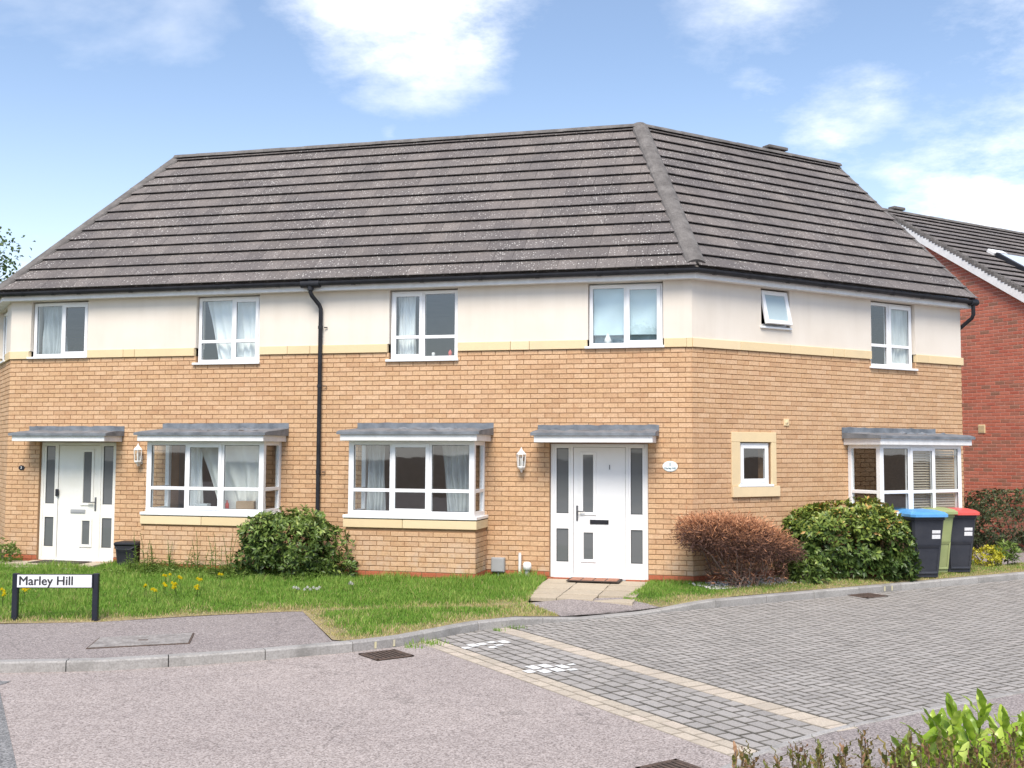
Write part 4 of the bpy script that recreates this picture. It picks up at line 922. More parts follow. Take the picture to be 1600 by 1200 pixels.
# ------------------------------------------------------------------ eaves
D_R, Z_E, OFF_E = 2.64, 4.70, .25; Z_RG = 7.70; SL = (Z_RG - Z_E) / (D_R + OFF_E)
bis12 = (n1 + n2) / (1 + n1.dot(n2)); bis13 = (n1 + n3) / (1 + n1.dot(n3))
def eaves():
    def ring(o, z, t2=6.27): 
        return [Vector((*(L2 + u3 * LEN3 + n3 * o), z)), Vector((*(L2 + bis13 * o), z)), Vector((*(C2 + bis12 * o), z)), Vector((*(C2 + u2 * t2 + n2 * o), z))]
    def band(rows, name, mat, parent=house):
        b = MB(); R_ = [ring(*r) for r in rows]
        for a, c in zip(R_, R_[1:]):
            for i in range(3): b.quad(a[i], a[i + 1], c[i + 1], c[i])
        return b.build(name, mat, parent, I4)
    fa = band([(.16, 4.532), (.18, 4.532), (.18, 4.69), (.1, 4.72)], 'fascia', M['fascia']); band([(0.0, 4.54), (.165, 4.54)], 'soffit', M['fascia'])
    prof = []
    for k in range(9):
        a = PI * (k / 8); prof.append((.24 - .056 * math.cos(a), 4.665 - .056 * math.sin(a) * 1.15))
    rows = [(o, z, 6.31) for o, z in prof] + [(.29, 4.668, 6.31), (.283, 4.66, 6.31)]
    g = band(rows, 'gutter', M['black'])
    def bracket(p, n, u):
        b = MB()
        for k in range(8):
            a0, a1 = PI * k / 8, PI * (k + 1) / 8; r = .063
            q = [(.24 - r * math.cos(a), 4.667 - r * math.sin(a) * 1.15) for a in (a0, a1)]
            P0 = [Vector((*(p + n * q[j][0] + u * s), q[j][1])) for s in (-.03, .03) for j in (0, 1)]
            b.quad(P0[0], P0[1], P0[3], P0[2])
        b.build('gutter_bracket', M['black'], g, I4)
    for t in (.35, 1.35, 2.3, 3.2, 4.15, 5.3, 6.6, 7.5, 8.4, 9.3, 10.3, 10.8, 11.4): bracket(C2 + u1 * t, n1, u1)
    for t in (.25, .95, 1.75, 2.55, 3.35, 4.15, 4.9, 5.7): bracket(C2 + u2 * t, n2, u2)
    cap = MB(); cap.poly([W2(6.31, .24 - .056 * math.cos(PI * k / 8), 4.665 - .056 * math.sin(PI * k / 8) * 1.15) for k in range(9)]); cap.build('gutter_end', M['black'], g, I4)
    # downpipes
    d = MB(); P = lambda t, o, z: W1(t, o, z)
    d.tube([P(6.03, .24, 4.66), P(6.03, .24, 4.5), P(6.02, .21, 4.45), P(5.94, .09, 4.31), P(5.925, .065, 4.25), P(5.925, .065, .1)], .034, 10); dp = d.build('downpipe', M['black'], house, I4)
    for z in (3.95, 3.0, 1.62): 
        q = MB(); q.tube([P(5.925, .065, z - .025), P(5.925, .065, z + .025)], .041, 10); q.tube([P(5.87, .05, z), P(5.82, .03, z)], .01, 6); q.build('pipe_clip', M['black'], dp, I4)
    h = MB(); h.tube([P(6.03, .24, 4.70), P(6.03, .24, 4.53)], .05, 10); h.tube([P(6.19, .24, 4.635), P(5.87, .24, 4.635)], .066, 10); h.build('gutter_outlet', M['black'], dp, I4)
    Q = W2
    d = MB(); d.tube([Q(6.24, .24, 4.66), Q(6.24, .24, 4.42), Q(6.24, .21, 4.36), Q(6.24, -.1, 4.16), Q(6.26, -.2, 4.05), Q(6.26, -.2, .1)], .034, 10); d.tube([Q(6.16, .24, 4.635), Q(6.33, .24, 4.64)], .064, 10); d.build('downpipe', M['black'], house, I4)
eaves()
# ------------------------------------------------------------------ tiled roofs
def clip(poly, lines):
    """keep a*x+b*y+c >= 0"""
    for a, b, c in lines:
        out = []
        for i, p in enumerate(poly):
            q = poly[(i + 1) % len(poly)]; dp, dq = a * p[0] + b * p[1] + c, a * q[0] + b * q[1] + c
            if dp >= 0: out.append(p)
            if (dp >= 0) != (dq >= 0): s = dp / (dp - dq); out.append((p[0] + (q[0] - p[0]) * s, p[1] + (q[1] - p[1]) * s))
        poly = out
        if len(poly) < 3: return []
    return poly
def left_of(p, q):                               # half-plane to the left of p->q
    a, b = -(q[1] - p[1]), q[0] - p[0]; return (a, b, -(a * p[0] + b * p[1]))
def tile_solid(poly, v0, gauge, th=.013, lift=.042, ub=.004, tail=.05):
    """poly in (s,v) relative to the tile; the surface rises towards its lower edge"""
    b = MB(); n = len(poly)
    top = [(s, v, ub + th + lift * (1 - (v - v0) / gauge)) for s, v in poly]; bot = [(s, v, z - th) for s, v, z in top]
    b.add(top + bot, [tuple(range(n)), tuple(range(2 * n - 1, n - 1, -1))] + [((i + 1) % n, i, n + i, n + (i + 1) % n) for i in range(n)]); return b
def tile_plane(roof, Mp, poly, gauge, width, single, limit_score, first_v=0., jw=.0):
    """Mp: (s along eave, v up the slope, normal) -> world; poly: convex ccw outline in (s,v)"""
    lines = [left_of(poly[i], poly[(i + 1) % len(poly)]) for i in range(len(poly))]
    s0, s1 = min(p[0] for p in poly), max(p[0] for p in poly); v1 = max(p[1] for p in poly)
    key = ('t', gauge, width); 
    if key not in mesh_cache:
        w = width / 2 - .002; mesh_cache[key] = tile_solid([(-w, 0), (w, 0), (w, gauge + .03), (-w, gauge + .03)], 0, gauge).mesh('roof_tile', M['tile'])
    full, cut = [], MB(); r = 0; v = first_v
    while v < v1 - .02:
        s = s0 - width + (r % 2) * width * .5
        while s < s1:
            rect = [(s + .002, v), (s + width - .002, v), (s + width - .002, v + gauge + .03), (s + .002, v + gauge + .03)]
            pc = clip(rect, lines[:1] + lines[1:])
            if pc:
                A = abs(sum(pc[i][0] * pc[(i + 1) % len(pc)][1] - pc[(i + 1) % len(pc)][0] * pc[i][1] for i in range(len(pc)))) / 2
                dz = random.uniform(-.0015, .0015)
                if A > .999 * (width - .004) * (gauge + .03): full.append((mesh_cache[key], Mp @ Matrix.Translation((s + width / 2, v, dz)) @ Matrix.Rotation(random.gauss(0, .0015), 4, 'Z')))
                elif A > .002:
                    t = tile_solid(pc, v, gauge); cut.add([(x, y, z + dz) for x, y, z in t.v], t.f)
            s += width
        v += gauge; r += 1
    full.sort(key=limit_score)
    for me, mt in full[:single]: link(bpy.data.objects.new('roof_tile', me), roof, mt)
    cb = cut; inv = Mp.inverted()
    for me, mt in full[single:]:
        Mx = inv @ mt; cb.add([Mx @ vtx.co for vtx in me.vertices], [tuple(p.vertices) for p in me.polygons])
    o = cb.build('tile_field', M['tile_j'], roof, Mp); o['kind'] = 'stuff'
def plane_frame(o, along, inward, slope):
    x = Vector((*along, 0)); a = math.atan(slope); y = Vector((*(inward * math.cos(a)), math.sin(a))); z = x.cross(y)
    if z.z < 0: raise Exception
    return Matrix(((x.x, y.x, z.x, o.x), (x.y, y.y, z.y, o.y), (x.z, y.z, z.z, o.z), (0, 0, 0, 1)))
roof = MB()
A12 = C2 - bis12 * D_R; RL = C2 + u1 * 10.27 - n1 * D_R; RR = C2 + u2 * 6.03 - n2 * D_R
E12 = C2 + bis12 * OFF_E; E13 = L2 + bis13 * OFF_E; ER = C2 + u2 * 6.28 + n2 * OFF_E
E3 = L2 + u3 * LEN3 + n3 * OFF_E; G3 = L2 + u3 * LEN3 - n3 * 3.2
def V3(p, z): return Vector((p.x, p.y, z))
EP = .015
roof.poly([V3(E13, Z_E - EP), V3(E12, Z_E - EP), V3(A12, Z_RG - EP), V3(RL, Z_RG - EP)]); roof.poly([V3(E12, Z_E - EP), V3(ER, Z_E - EP), V3(RR, Z_RG - EP), V3(A12, Z_RG - EP)])
roof.poly([V3(E3, Z_E), V3(E13, Z_E - EP), V3(RL, Z_RG - EP), V3(G3, Z_RG)])
B12 = C2 - bis12 * (2 * D_R + OFF_E); BR_ = C2 + u2 * 6.28 - n2 * (2 * D_R + OFF_E); B13 = L2 - bis13 * (2 * D_R + OFF_E); B3 = L2 + u3 * LEN3 - n3 * 6
roof.poly([V3(A12, Z_RG - EP), V3(RR, Z_RG - EP), V3(BR_, Z_E), V3(B12, Z_E)]); roof.poly([V3(RL, Z_RG - EP), V3(A12, Z_RG - EP), V3(B12, Z_E), V3(B13, Z_E)]); roof.poly([V3(G3, Z_RG), V3(RL, Z_RG - EP), V3(B13, Z_E), V3(B3, Z_E)])
roof_o = roof.build('roof', M['hip'], house, I4)
SLEN = math.hypot(D_R + OFF_E, Z_RG - Z_E); GAUGE = SLEN / 14.25
def near_score(it): p = it[1].translation; return (0 if inview(p) else 1, (p - CAMV).length)
def roofs():
    Mp = plane_frame(V3(E12, Z_E), -u1, -n1, SL); x = lambda P: (P - E12).dot(-u1)
    tile_plane(roof_o, Mp, [(x(E13), -.04), (0, -.04), (x(A12) - .02, SLEN), (x(RL), SLEN)], GAUGE, .30, 190, near_score, -.04)
    Mp = plane_frame(V3(E12, Z_E), u2, -n2, SL); x2 = lambda P: (P - E12).dot(u2)
    tile_plane(roof_o, Mp, [(0, -.04), (x2(ER), -.04), (x2(RR), SLEN), (x2(A12), SLEN)], GAUGE, .30, 110, near_score, -.04)
roofs()
def ridge_tiles(parent, a, b, rad, step, name, sink=.0, flat=.75, over=.012):
    d = (b - a); n = max(1, round(d.length / step)); ax = d.normalized(); side = ax.cross(Vector((0, 0, 1))).normalized(); up = side.cross(ax).normalized()
    for i in range(n):
        p, q = a + d * (i / n), a + d * ((i + 1) / n + over / d.length * 2); m = MB(); k = 9; V = []
        r0, r1 = rad * random.uniform(.985, 1.0), rad * random.uniform(1.0, 1.02)
        for base, r in ((p, r1), (q, r0)):
            for j in range(k):
                ang = PI * j / (k - 1); V.append(base + side * (r * math.cos(ang)) + up * (r * math.sin(ang) * flat - sink + random.uniform(-.003, .003)))
        F = [(j, j + 1, k + j + 1, k + j) for j in range(k - 1)] + [tuple(range(k - 1, -1, -1)), tuple(range(k, 2 * k))]
        m.add(V, F, 0, False); mid = (p + q) / 2; m.v = [tuple(Vector(v) - mid) for v in m.v]; m.build(name, M['hip'], parent, Matrix.Translation(mid))
ZT = .045
ridge_tiles(roof_o, V3(E12, Z_E + ZT) - Vector((*bis12, 0)) * .02, V3(A12, Z_RG + ZT), .15, .42, 'hip_tile', .03, .62)
ridge_tiles(roof_o, V3(E13, Z_E + ZT - .02), V3(RL, Z_RG + ZT - .02), .125, .42, 'hip_tile', .03, .7)
ridge_tiles(roof_o, V3(RL, Z_RG + ZT), V3(A12, Z_RG + ZT), .12, .45, 'ridge_tile', .04, .7); ridge_tiles(roof_o, V3(A12, Z_RG + ZT), V3(RR, Z_RG + ZT), .12, .45, 'ridge_tile', .04, .7)
def verge_strip():
    a, b = V3(ER, Z_E), V3(RR, Z_RG); d = (b - a).normalized(); sd = Vector((*u2, 0)); nn = sd.cross(d).normalized(); nn = nn if nn.z > 0 else -nn; q = MB(); P = [a - sd * .07 - nn * .03, a + sd * .004 - nn * .03, a + sd * .004 + nn * .042, a - sd * .07 + nn * .042]; q.extrude(P, b - a + d * .05); q.build('verge_strip', M['hip'], roof_o)
verge_strip()
def ridge_bits():
    p = A12 + (RR - A12) * .66; m = MB(); m.cbox(-.25, .25, -.1, .1, 0, .06, .01); m.build('ridge_vent', M['hip'], roof_o, Matrix.Translation((p.x, p.y, Z_RG + .10)) @ Matrix.Rotation(TH2, 4, 'Z'))
ridge_bits()
# ------------------------------------------------------------------ red brick neighbour
red = thing('brick_house', 'red brick house with white bargeboard standing behind the bins', 'house', W2(10.4, -5.2))
GABLE = Matrix.Translation(W2(10.4, -5.2)) @ Matrix.Rotation(TH2 - PI / 2, 4, 'Z')      # x towards the street, y into the house, apex at x = 0
HW, ZAP, SLR = 4.5, 7.80, .66; ZEV = ZAP - HW * SLR
def red_house():
    b = MB(); b.poly([(-HW, .004, -.2), (HW, .004, -.2), (HW, .004, ZEV), (0, .004, ZAP), (-HW, .004, ZEV)])
    b.quad((HW, .004, -.2), (HW, 9, -.2), (HW, 9, ZEV), (HW, .004, ZEV)); b.quad((-HW, 9, -.2), (-HW, .004, -.2), (-HW, .004, ZEV), (-HW, 9, ZEV)); b.quad((HW, 9, -.2), (-HW, 9, -.2), (-HW, 9, ZEV), (HW, 9, ZEV))
    w = b.build('brick_wall', M['rmortar'], red, GABLE)
    bk = courses(-HW, HW, .0, ZAP - .1, [], GABLE, M['rbrick'], hb=.0605, y=-.003, jit=.001); keep = []
    for me, mt in bk:
        l = GABLE.inverted() @ mt.translation
        if l.z < ZAP - abs(l.x) * SLR - .08: keep.append((me, mt))
    def sc(it): 
        p = it[1].translation; return (0 if inview(p, -.002) and p.z > 1.05 else 1, (p - CAMV).length)
    lay(keep, M['rbrick'], M['rbrick_j'], 'brick', w, GABLE, 300, sc)
    # roof slope towards the street, verge and bargeboard
    o = GABLE @ Vector((HW + .25, -.12, ZEV - .25 * SLR + .02)); along = u2; inward = -n2
    Mp = plane_frame(o, along, inward, SLR); L = math.hypot(HW + .25, (HW + .25) * SLR)
    r = MB(); r.poly([Mp @ Vector(p) for p in ((0, 0, -.01), (9.2, 0, -.01), (9.2, L, -.01), (0, L, -.01))])
    ap = Mp @ Vector((0, L, -.01)); aq = Mp @ Vector((9.2, L, -.01)); o2 = GABLE @ Vector((-HW - .25, -.12, ZEV - .15)); q2 = GABLE @ Vector((-HW - .25, 9.1, ZEV - .15)); r.poly([ap, aq, q2, o2])
    ro = r.build('roof', M['hip'], red, I4)
    tile_plane(ro, Mp, [(0, 0), (9.2, 0), (9.2, L), (0, L)], .30, .30, 130, lambda it: (0 if inview(it[1].translation) else 1, (it[1].translation - CAMV).length))
    ridge_tiles(ro, ap + Vector((0, 0, .05)), aq + Vector((0, 0, .05)), .12, .45, 'ridge_tile', .04, .7)
    bb = MB(); 
    for s in (1, -1):
        P = [(0, -.125, ZAP + .015), (s * (HW + .25), -.125, ZAP + .015 - (HW + .25) * SLR), (s * (HW + .25), -.125, ZAP - .20 - (HW + .25) * SLR), (0, -.125, ZAP - .20)]
        bb.extrude(P if s < 0 else P[::-1], (0, .03, 0)); 
        bb.extrude([(0, -.095, ZAP - .19), (s * (HW + .25), -.095, ZAP - .19 - (HW + .25) * SLR), (s * (HW + .25), 0, ZAP - .19 - (HW + .25) * SLR), (0, 0, ZAP - .19)], (0, 0, .02))
    bb.build('bargeboard', M['fascia'], red, GABLE)
    mo = MB(); n = 60
    for i in range(n):
        s = i / n * (HW + .2); mo.cbox(s, s + .085, -.125 - random.uniform(0, .015), .0, ZAP + .012 - (s + .08) * SLR, ZAP + .055 - s * SLR + random.uniform(-.012, .012), .008)
    mo.build('verge_mortar', M['hip'], red, GABLE)
    v = MB(); v.cbox(-.085, .085, -.02, .03, -.095, .095, .006)
    for k in range(6): v.box(-.065, .065, -.026, -.02, -.075 + k * .026, -.063 + k * .026, 0)
    x_, z_ = 0, 0
    v.build('wall_vent', M['stone'], red, GABLE @ Matrix.Translation((2.585, 0, 2.50)))
    # roof window
    q = MB(); q.cbox(0, 1.25, 0, 1.0, .03, .14, .01); rw = q.build('roof_window', M['black'], ro, Mp @ Matrix.Translation((1.55, L - 3.35, 0)) ); q = MB(); q.box(.07, 1.18, .08, .93, .138, .147); q.build('pane', M['roofglass'], rw, WM[rw])
    q = MB(); q.cbox(-.05, .5, 1.0, 1.22, .03, .13, .02); q.build('flashing', M['fascia'], rw, WM[rw])
    rv = MB(); rv.cbox(-.2, .2, -.1, .1, 0, .07, .01); rp = ap + (aq - ap) * .07; rv.build('ridge_vent', M['hip'], ro, Matrix.Translation(rp + Vector((0, 0, .1))) @ Matrix.Rotation(TH2, 4, 'Z'))
red_house()
# ------------------------------------------------------------------ wall fittings
def wall_vent():
    v = MB(); v.cbox(-.055, .055, -.018, .02, -.055, .055, .005); v.lathe([(.0, -.022), (.03, -.022), (.034, -.016)], (0, 0, 0), 12, ax=Matrix.Rotation(PI / 2, 3, 'X') @ Matrix.Rotation(PI, 3, 'X')); v.build('wall_vent', M['stone'], house, RIGHT @ Matrix.Translation((1.9, -.004, 2.44)))
wall_vent()
def lantern(x, z, label):
    t = thing('wall_lantern', label, 'lamp', MAIN @ Matrix.Translation((x, -.01, z))); Mx = WM[t]; c = (0, -.10, 0)
    b = MB(); b.cbox(-.03, .03, -.02, 0, -.16, -.02, .005); b.tube([(0, -.01, -.12), (0, -.05, -.19), (0, -.1, -.19), (0, -.1, -.15)], .009, 8); b.build('bracket', M['fascia'], t, Mx)
    b = MB(); b.lathe([(.0, .19), (.008, .185), (.012, .165), (.02, .155), (.03, .135), (.066, .10), (.078, .085), (.078, .075), (.06, .07)], c, 6, sm=False); b.build('cap', M['fascia'], t, Mx)
    b = MB()
    for k in range(6):
        a = 2 * PI * k / 6; b.tube([(.068 * math.cos(a), -.1 + .068 * math.sin(a), .075), (.055 * math.cos(a), -.1 + .055 * math.sin(a), -.11)], .0075, 5)
    b.lathe([(.06, -.10), (.064, -.115), (.05, -.135), (.02, -.155), (.012, -.175), (.0, -.18)], c, 6, sm=False); b.build('cage', M['fascia'], t, Mx)
    b = MB(); b.lathe([(.061, .072), (.049, -.10)], c, 6, sm=False); b.build('glass', M['glass'], t, Mx)
    b = MB(); b.lathe([(0, .04), (.02, .03), (.024, 0), (.014, -.04), (.014, -.1)], c, 8); b.build('bulb', M['fascia'], t, Mx)
lantern(-2.57, 1.84, 'white wall lantern beside the bright white front door'); lantern(-9.16, 1.88, 'white wall lantern half hidden behind the bay nearest the street sign')
def plaque(x, z, w, h, mat, ink, lines, label):
    t = thing('house_plaque', label, 'plaque', MAIN @ Matrix.Translation((x, -.012, z))); Mx = WM[t]; b = MB(); n = 28
    P = [(w * math.cos(2 * PI * k / n), 0, h * math.sin(2 * PI * k / n)) for k in range(n)]; b.extrude([(a, .012, c) for a, _, c in P][::-1], (0, -.014, 0)); b.extrude([(a * .93, -.001, c * .9) for a, _, c in P][::-1], (0, -.006, 0)); b.build('plate', mat, t, Mx)
    for txt, dz, s, bo in lines: text_on('lettering', txt, s, ink, t, Mx @ Matrix.Translation((0, -.009, dz)), bo)
plaque(-.325, 1.755, .112, .078, M['plaque'], M['plaqueink'], [('1', .028, .075, .002), ('Marley Hill', -.028, .038, .0008)], 'pale oval house number plaque right of the bright white door')
plaque(-11.49, 1.64, .062, .042, M['black'], M['sticker'], [('3', 0, .06, .002)], 'small black oval number plaque at the far left door')
def doorbell():
    b = MB(); b.cbox(-.028, .028, -.03, 0, -.06, .06, .006); b.build('doorbell', M['black'], house, MAIN @ Matrix.Translation((-10.80, .045, 1.22)))
doorbell()
def utilities():
    t = thing('meter_box', 'small grey meter box low on the brick wall beside a bay', 'meter box', MAIN @ Matrix.Translation((-2.94, 0, .24))); Mx = WM[t]
    b = MB(); b.cbox(-.105, .105, -.09, -.007, -.115, .105, .008); b.build('cabinet', M['steelgrey'], t, Mx); b = MB(); b.cbox(-.095, .095, -.097, -.09, -.1, .09, .004); b.build('lid', M['steelgrey'], t, Mx); b = MB(); b.tube([(0, -.05, -.11), (0, -.05, -.27)], .014, 8); b.build('conduit', M['steelgrey'], t, Mx)
    t = thing('waste_pipe', 'short plain white plastic pipe against the brick wall', 'pipe', MAIN @ Matrix.Translation((-2.60, -.05, 0))); b = MB(); b.tube([(0, 0, 0), (0, 0, .40)], .024, 10); b.tube([(0, 0, .40), (0, 0, .425)], .021, 10); b.build('pipe', M['fascia'], t, WM[t])
    t = thing('vent_pipe', 'white domed vent cap on a grey stub pipe beside the front door', 'vent', MAIN @ Matrix.Translation((-2.47, -.12, 0))); b = MB(); b.tube([(0, 0, -.02), (0, 0, .2)], .034, 12); b.build('pipe', M['steelgrey'], t, WM[t]); b = MB(); b.lathe([(.036, .17), (.062, .19), (.068, .23), (.064, .27), (.045, .295), (0, .30)], (0, 0, 0), 14); b.build('cap', M['fascia'], t, WM[t])
utilities()
# ------------------------------------------------------------------ bins
def wheelie(pos, rz, body, lid, label, sticker=True, s=1.0):
    Mx = Matrix.Translation((*pos, ground_z(*pos) + .012)) @ Matrix.Rotation(rz, 4, 'Z') @ Matrix.Scale(s, 4); t = thing('wheelie_bin', label, 'bin', Mx, 'wheelie bins by the bay')
    b = MB(); w0, w1, d0, d1, h = .21, .275, .235, .33, .955; rows = []
    prof = [(.0, 0.), (.03, .0), (.30, .3), (.62, .62), (h - .07, .93), (h - .06, 1.12), (h, 1.14)]
    def ringpts(k, z):
        w, d = w0 + (w1 - w0) * k, d0 + (d1 - d0) * k; c = .035; y0 = -d if True else 0
        return [(-w + c, y0, z), (w - c, y0, z), (w, y0 + c, z), (w, d - c, z), (w - c, d, z), (-w + c, d, z), (-w, d - c, z), (-w, y0 + c, z)]
    V = []; 
    for z, k in prof: V += ringpts(k, z)
    F = [tuple(range(7, -1, -1))] + [(r * 8 + i, r * 8 + (i + 1) % 8, (r + 1) * 8 + (i + 1) % 8, (r + 1) * 8 + i) for r in range(len(prof) - 1) for i in range(8)]
    b.add(V, F); b.build('body', M[body], t, Mx)
    r = MB(); r.add([(-.17, -.268, .06), (.17, -.268, .06), (.2, -.305, .50), (-.2, -.305, .50), (-.15, -.262, .09), (.15, -.262, .09), (.175, -.290, .46), (-.175, -.290, .46)], [(0, 1, 5, 4), (1, 2, 6, 5), (2, 3, 7, 6), (3, 0, 4, 7)]); r.build('moulded_panel', M[body], t, Mx)
    l = MB(); V = []
    for z, k, f in ((.945, 1.16, .02), (.985, 1.16, .02), (1.02, 1.02, -.02), (1.045, .70, -.12)):
        w, d = .275 * k, .335 * k; c = .05; V += [(-w + c, -d - f, z), (w - c, -d - f, z), (w, -d + c, z), (w, d - c, z), (w - c, d, z), (-w + c, d, z), (-w, d - c, z), (-w, -d + c, z)]
    l.add(V, [(r_ * 8 + i, r_ * 8 + (i + 1) % 8, (r_ + 1) * 8 + (i + 1) % 8, (r_ + 1) * 8 + i) for r_ in range(3) for i in range(8)] + [tuple(range(24, 32)), tuple(range(7, -1, -1))]); lo = l.build('lid', M[lid], t, Mx)
    for x in (-.12, .12): h_ = MB(); h_.box(x - .065, x + .065, -.401, -.33, .952, .972); h_.build('lid_slot', M['black'], lo, Mx)
    hd = MB(); hd.tube([(-.2, .37, .93), (-.2, .42, .97), (.2, .42, .97), (.2, .37, .93)], .014, 8); hd.build('handle', M[body], t, Mx)
    for x in (-.2, .2):
        wq = MB(); wq.lathe([(0, -.025), (.095, -.025), (.1, -.015), (.1, .015), (.095, .025), (0, .025)], (x, .25, .1), 16, ax=Matrix.Rotation(PI / 2, 3, 'Y')); wq.build('wheel', M['black'], t, Mx)
    if sticker:
        sk = MB()
        for z0, z1 in ((.60, .665), (.685, .735)): y_ = lambda z: -(d0 + (d1 - d0) * z) - .004; sk.quad((.06, y_(z0), z0), (.2, y_(z0), z0), (.2, y_(z1), z1), (.06, y_(z1), z1))
        sk.build('sticker', M['sticker'], t, Mx)
bx = lambda t, o: xy(W2(t, o))
wheelie(bx(3.97, .80), TH2 - math.radians(22), 'binbody', 'binblue', 'charcoal wheelie bin with blue lid nearest the leafy bush', True)
wheelie(bx(4.56, .52), TH2 - math.radians(16), 'bingreen', 'bingreen', 'olive green wheelie bin between the two charcoal bins', False)
wheelie(bx(5.02, .62), TH2 - math.radians(24), 'binbody', 'binred', 'charcoal wheelie bin with red lid next to the yellow shrub', True, .985)
def caddy():
    p = W1(9.10, .36); Mx = Matrix.Translation((p.x, p.y, .02)) @ Matrix.Rotation(-TH1 + .12, 4, 'Z') @ Matrix.Scale(1.1, 4); t = thing('food_caddy', 'small dark food caddy bin on the grass beside the left bay', 'caddy bin', Mx)
    b = MB(); V = []
    for z, k in ((0, .82), (.30, 1), (.31, 1.06), (.345, 1.06)):
        w, d, c = .165 * k, .15 * k, .03; V += [(-w + c, -d, z), (w - c, -d, z), (w, -d + c, z), (w, d - c, z), (w - c, d, z), (-w + c, d, z), (-w, d - c, z), (-w, -d + c, z)]
    b.add(V, [(r * 8 + i, r * 8 + (i + 1) % 8, (r + 1) * 8 + (i + 1) % 8, (r + 1) * 8 + i) for r in range(3) for i in range(8)]); b.build('body', M['black'], t, Mx)
    b = MB(); b.cbox(-.18, .18, -.17, .165, .345, .40, .02); b.build('lid', M['black'], t, Mx); b = MB(); b.tube([(-.18, 0, .33), (-.185, -.12, .36), (-.1, -.19, .30), (.1, -.19, .30), (.185, -.12, .36), (.18, 0, .33)], .009, 6); b.build('handle', M['binbody'], t, Mx)
caddy()
# ------------------------------------------------------------------ street sign
def street_sign():
    a = Vector((-5.70, 12.35)); d = Vector((.918, .02)).normalized(); ang = math.atan2(d.y, d.x); Mx = Matrix.Translation((a.x, a.y, 0)) @ Matrix.Rotation(ang, 4, 'Z')
    t = thing('street_sign', 'low white street name sign on two black posts at the lawn edge', 'street sign', Mx)
    for x in (.0, .915): b = MB(); b.cbox(x - .032, x + .032, -.02, .04, -.1, .54, .006); b.build('post', M['signblack'], t, Mx)
    b = MB(); b.cbox(.02, .895, -.034, -.021, .375, .535, .003); b.build('backing', M['signblack'], t, Mx); b = MB(); b.box(.034, .881, -.0375, -.034, .385, .527); pl = b.build('plate', M['signwhite'], t, Mx)
    text_on('lettering', 'Marley Hill', .142, M['letter'], pl, Mx @ Matrix.Translation((.362, -.0385, .455)), .0032)
street_sign()
# ------------------------------------------------------------------ covers and gullies
def manhole():
    P = [(-4.20, 10.66), (-4.30, 11.24), (-3.40, 11.57), (-3.27, 10.97)]; c = Vector((-3.79, 11.1)); t = thing('manhole_cover', 'worn concrete inspection cover set in the tarmac pavement', 'manhole cover', Vector((c.x, c.y, 0)))
    b = MB(); b.extrude([(x - c.x, y - c.y, -.02) for x, y in P][::-1], (0, 0, .026)); b.build('frame', M['iron'], t, WM[t])
    q = [(c + (Vector(p) - c) * .965) for p in P]; b = MB(); b.extrude([(p.x - c.x, p.y - c.y, -.01) for p in q][::-1], (0, 0, .02)); b.build('lid', M['cover'], t, WM[t]); b = MB(); b.cbox(-.05, .05, -.02, .02, .008, .013, .002); b.build('lifting_eye', M['iron'], t, WM[t])
manhole()
def gully(cx, cy, ang, w, d, label):
    Mx = Matrix.Translation((cx, cy, ZR)) @ Matrix.Rotation(ang, 4, 'Z'); t = thing('drain_grate', label, 'drain', Mx, 'road gullies')
    b = MB(); b.box(-w / 2, w / 2, -d / 2, d / 2, .0055, .0085); b.build('pit_shade', M['pit_shade'], t, Mx)  # flat plate coloured as the shade below the grate, no hole modelled
    f = MB()
    for a in ((-w / 2, w / 2, -d / 2, -d / 2 + .03), (-w / 2, w / 2, d / 2 - .03, d / 2), (-w / 2, -w / 2 + .03, -d / 2, d / 2), (w / 2 - .03, w / 2, -d / 2, d / 2)): f.cbox(*a, .004, .016, .002)
    f.build('frame', M['iron'], t, Mx); n = 7
    for i in range(n):
        x = -w / 2 + .03 + (w - .06) * (i + .5) / n; s = MB(); s.cbox(-.011, .011, -d / 2 + .028, d / 2 - .028, .007, .0155, .002); s.build('bar', M['iron'], t, Mx @ Matrix.Translation((x, 0, 0)))
gully(-1.26, 10.90, .62, .42, .40, 'rusty drain grate at the kerb beside the lawn corner'); gully(5.16, 15.53, TH2, .44, .36, 'small drain grate by the far kerb in the block paving'); gully(1.06, 7.05, .6, .36, .34, 'drain grate at the bottom edge of the picture')
# ------------------------------------------------------------------ curtains and things in the windows
def drape(x0, x1, z0, z1, y, mat, Mf, label, amp=.025, waves=9, skew=0., n=44, rows=10, swoop=0., name='curtain'):
    V = []; cx = (x0 + x1) / 2
    for j in range(rows + 1):
        s = j / rows; z = z1 + (z0 - z1) * s
        for i in range(n + 1):
            q = i / n; x = x0 + (x1 - x0) * q + skew * s * (1 - q) * (x1 - x0)
            V.append((x - cx, amp * math.sin(q * waves * 2 * PI + 1.5 * math.sin(3 * s + q * 5) * (.3 + s)) * (.6 + .6 * s) + .02 * math.sin(5 * s + 9 * q), z - z0 + swoop * math.sin(PI * q) * s))
    F = [(j * (n + 1) + i, j * (n + 1) + i + 1, (j + 1) * (n + 1) + i + 1, (j + 1) * (n + 1) + i) for j in range(rows) for i in range(n)]
    b = MB(); b.add(V, F, 0, True); return tag(b.build(name, M[mat], None, Mf @ Matrix.Translation((cx, y, z0))), label, 'curtain' if 'curtain' in name else 'blind')
drape(-8.12, -7.10, 3.42, 4.5, .20, 'curtain_white', MAIN, 'creased white sheet hung across the upper window left of the downpipe', .03, 6, .25)
drape(-11.34, -10.85, 3.56, 4.5, .22, 'curtain_dark', MAIN, 'dark blue-grey curtain in the far left upper window', .03, 6)
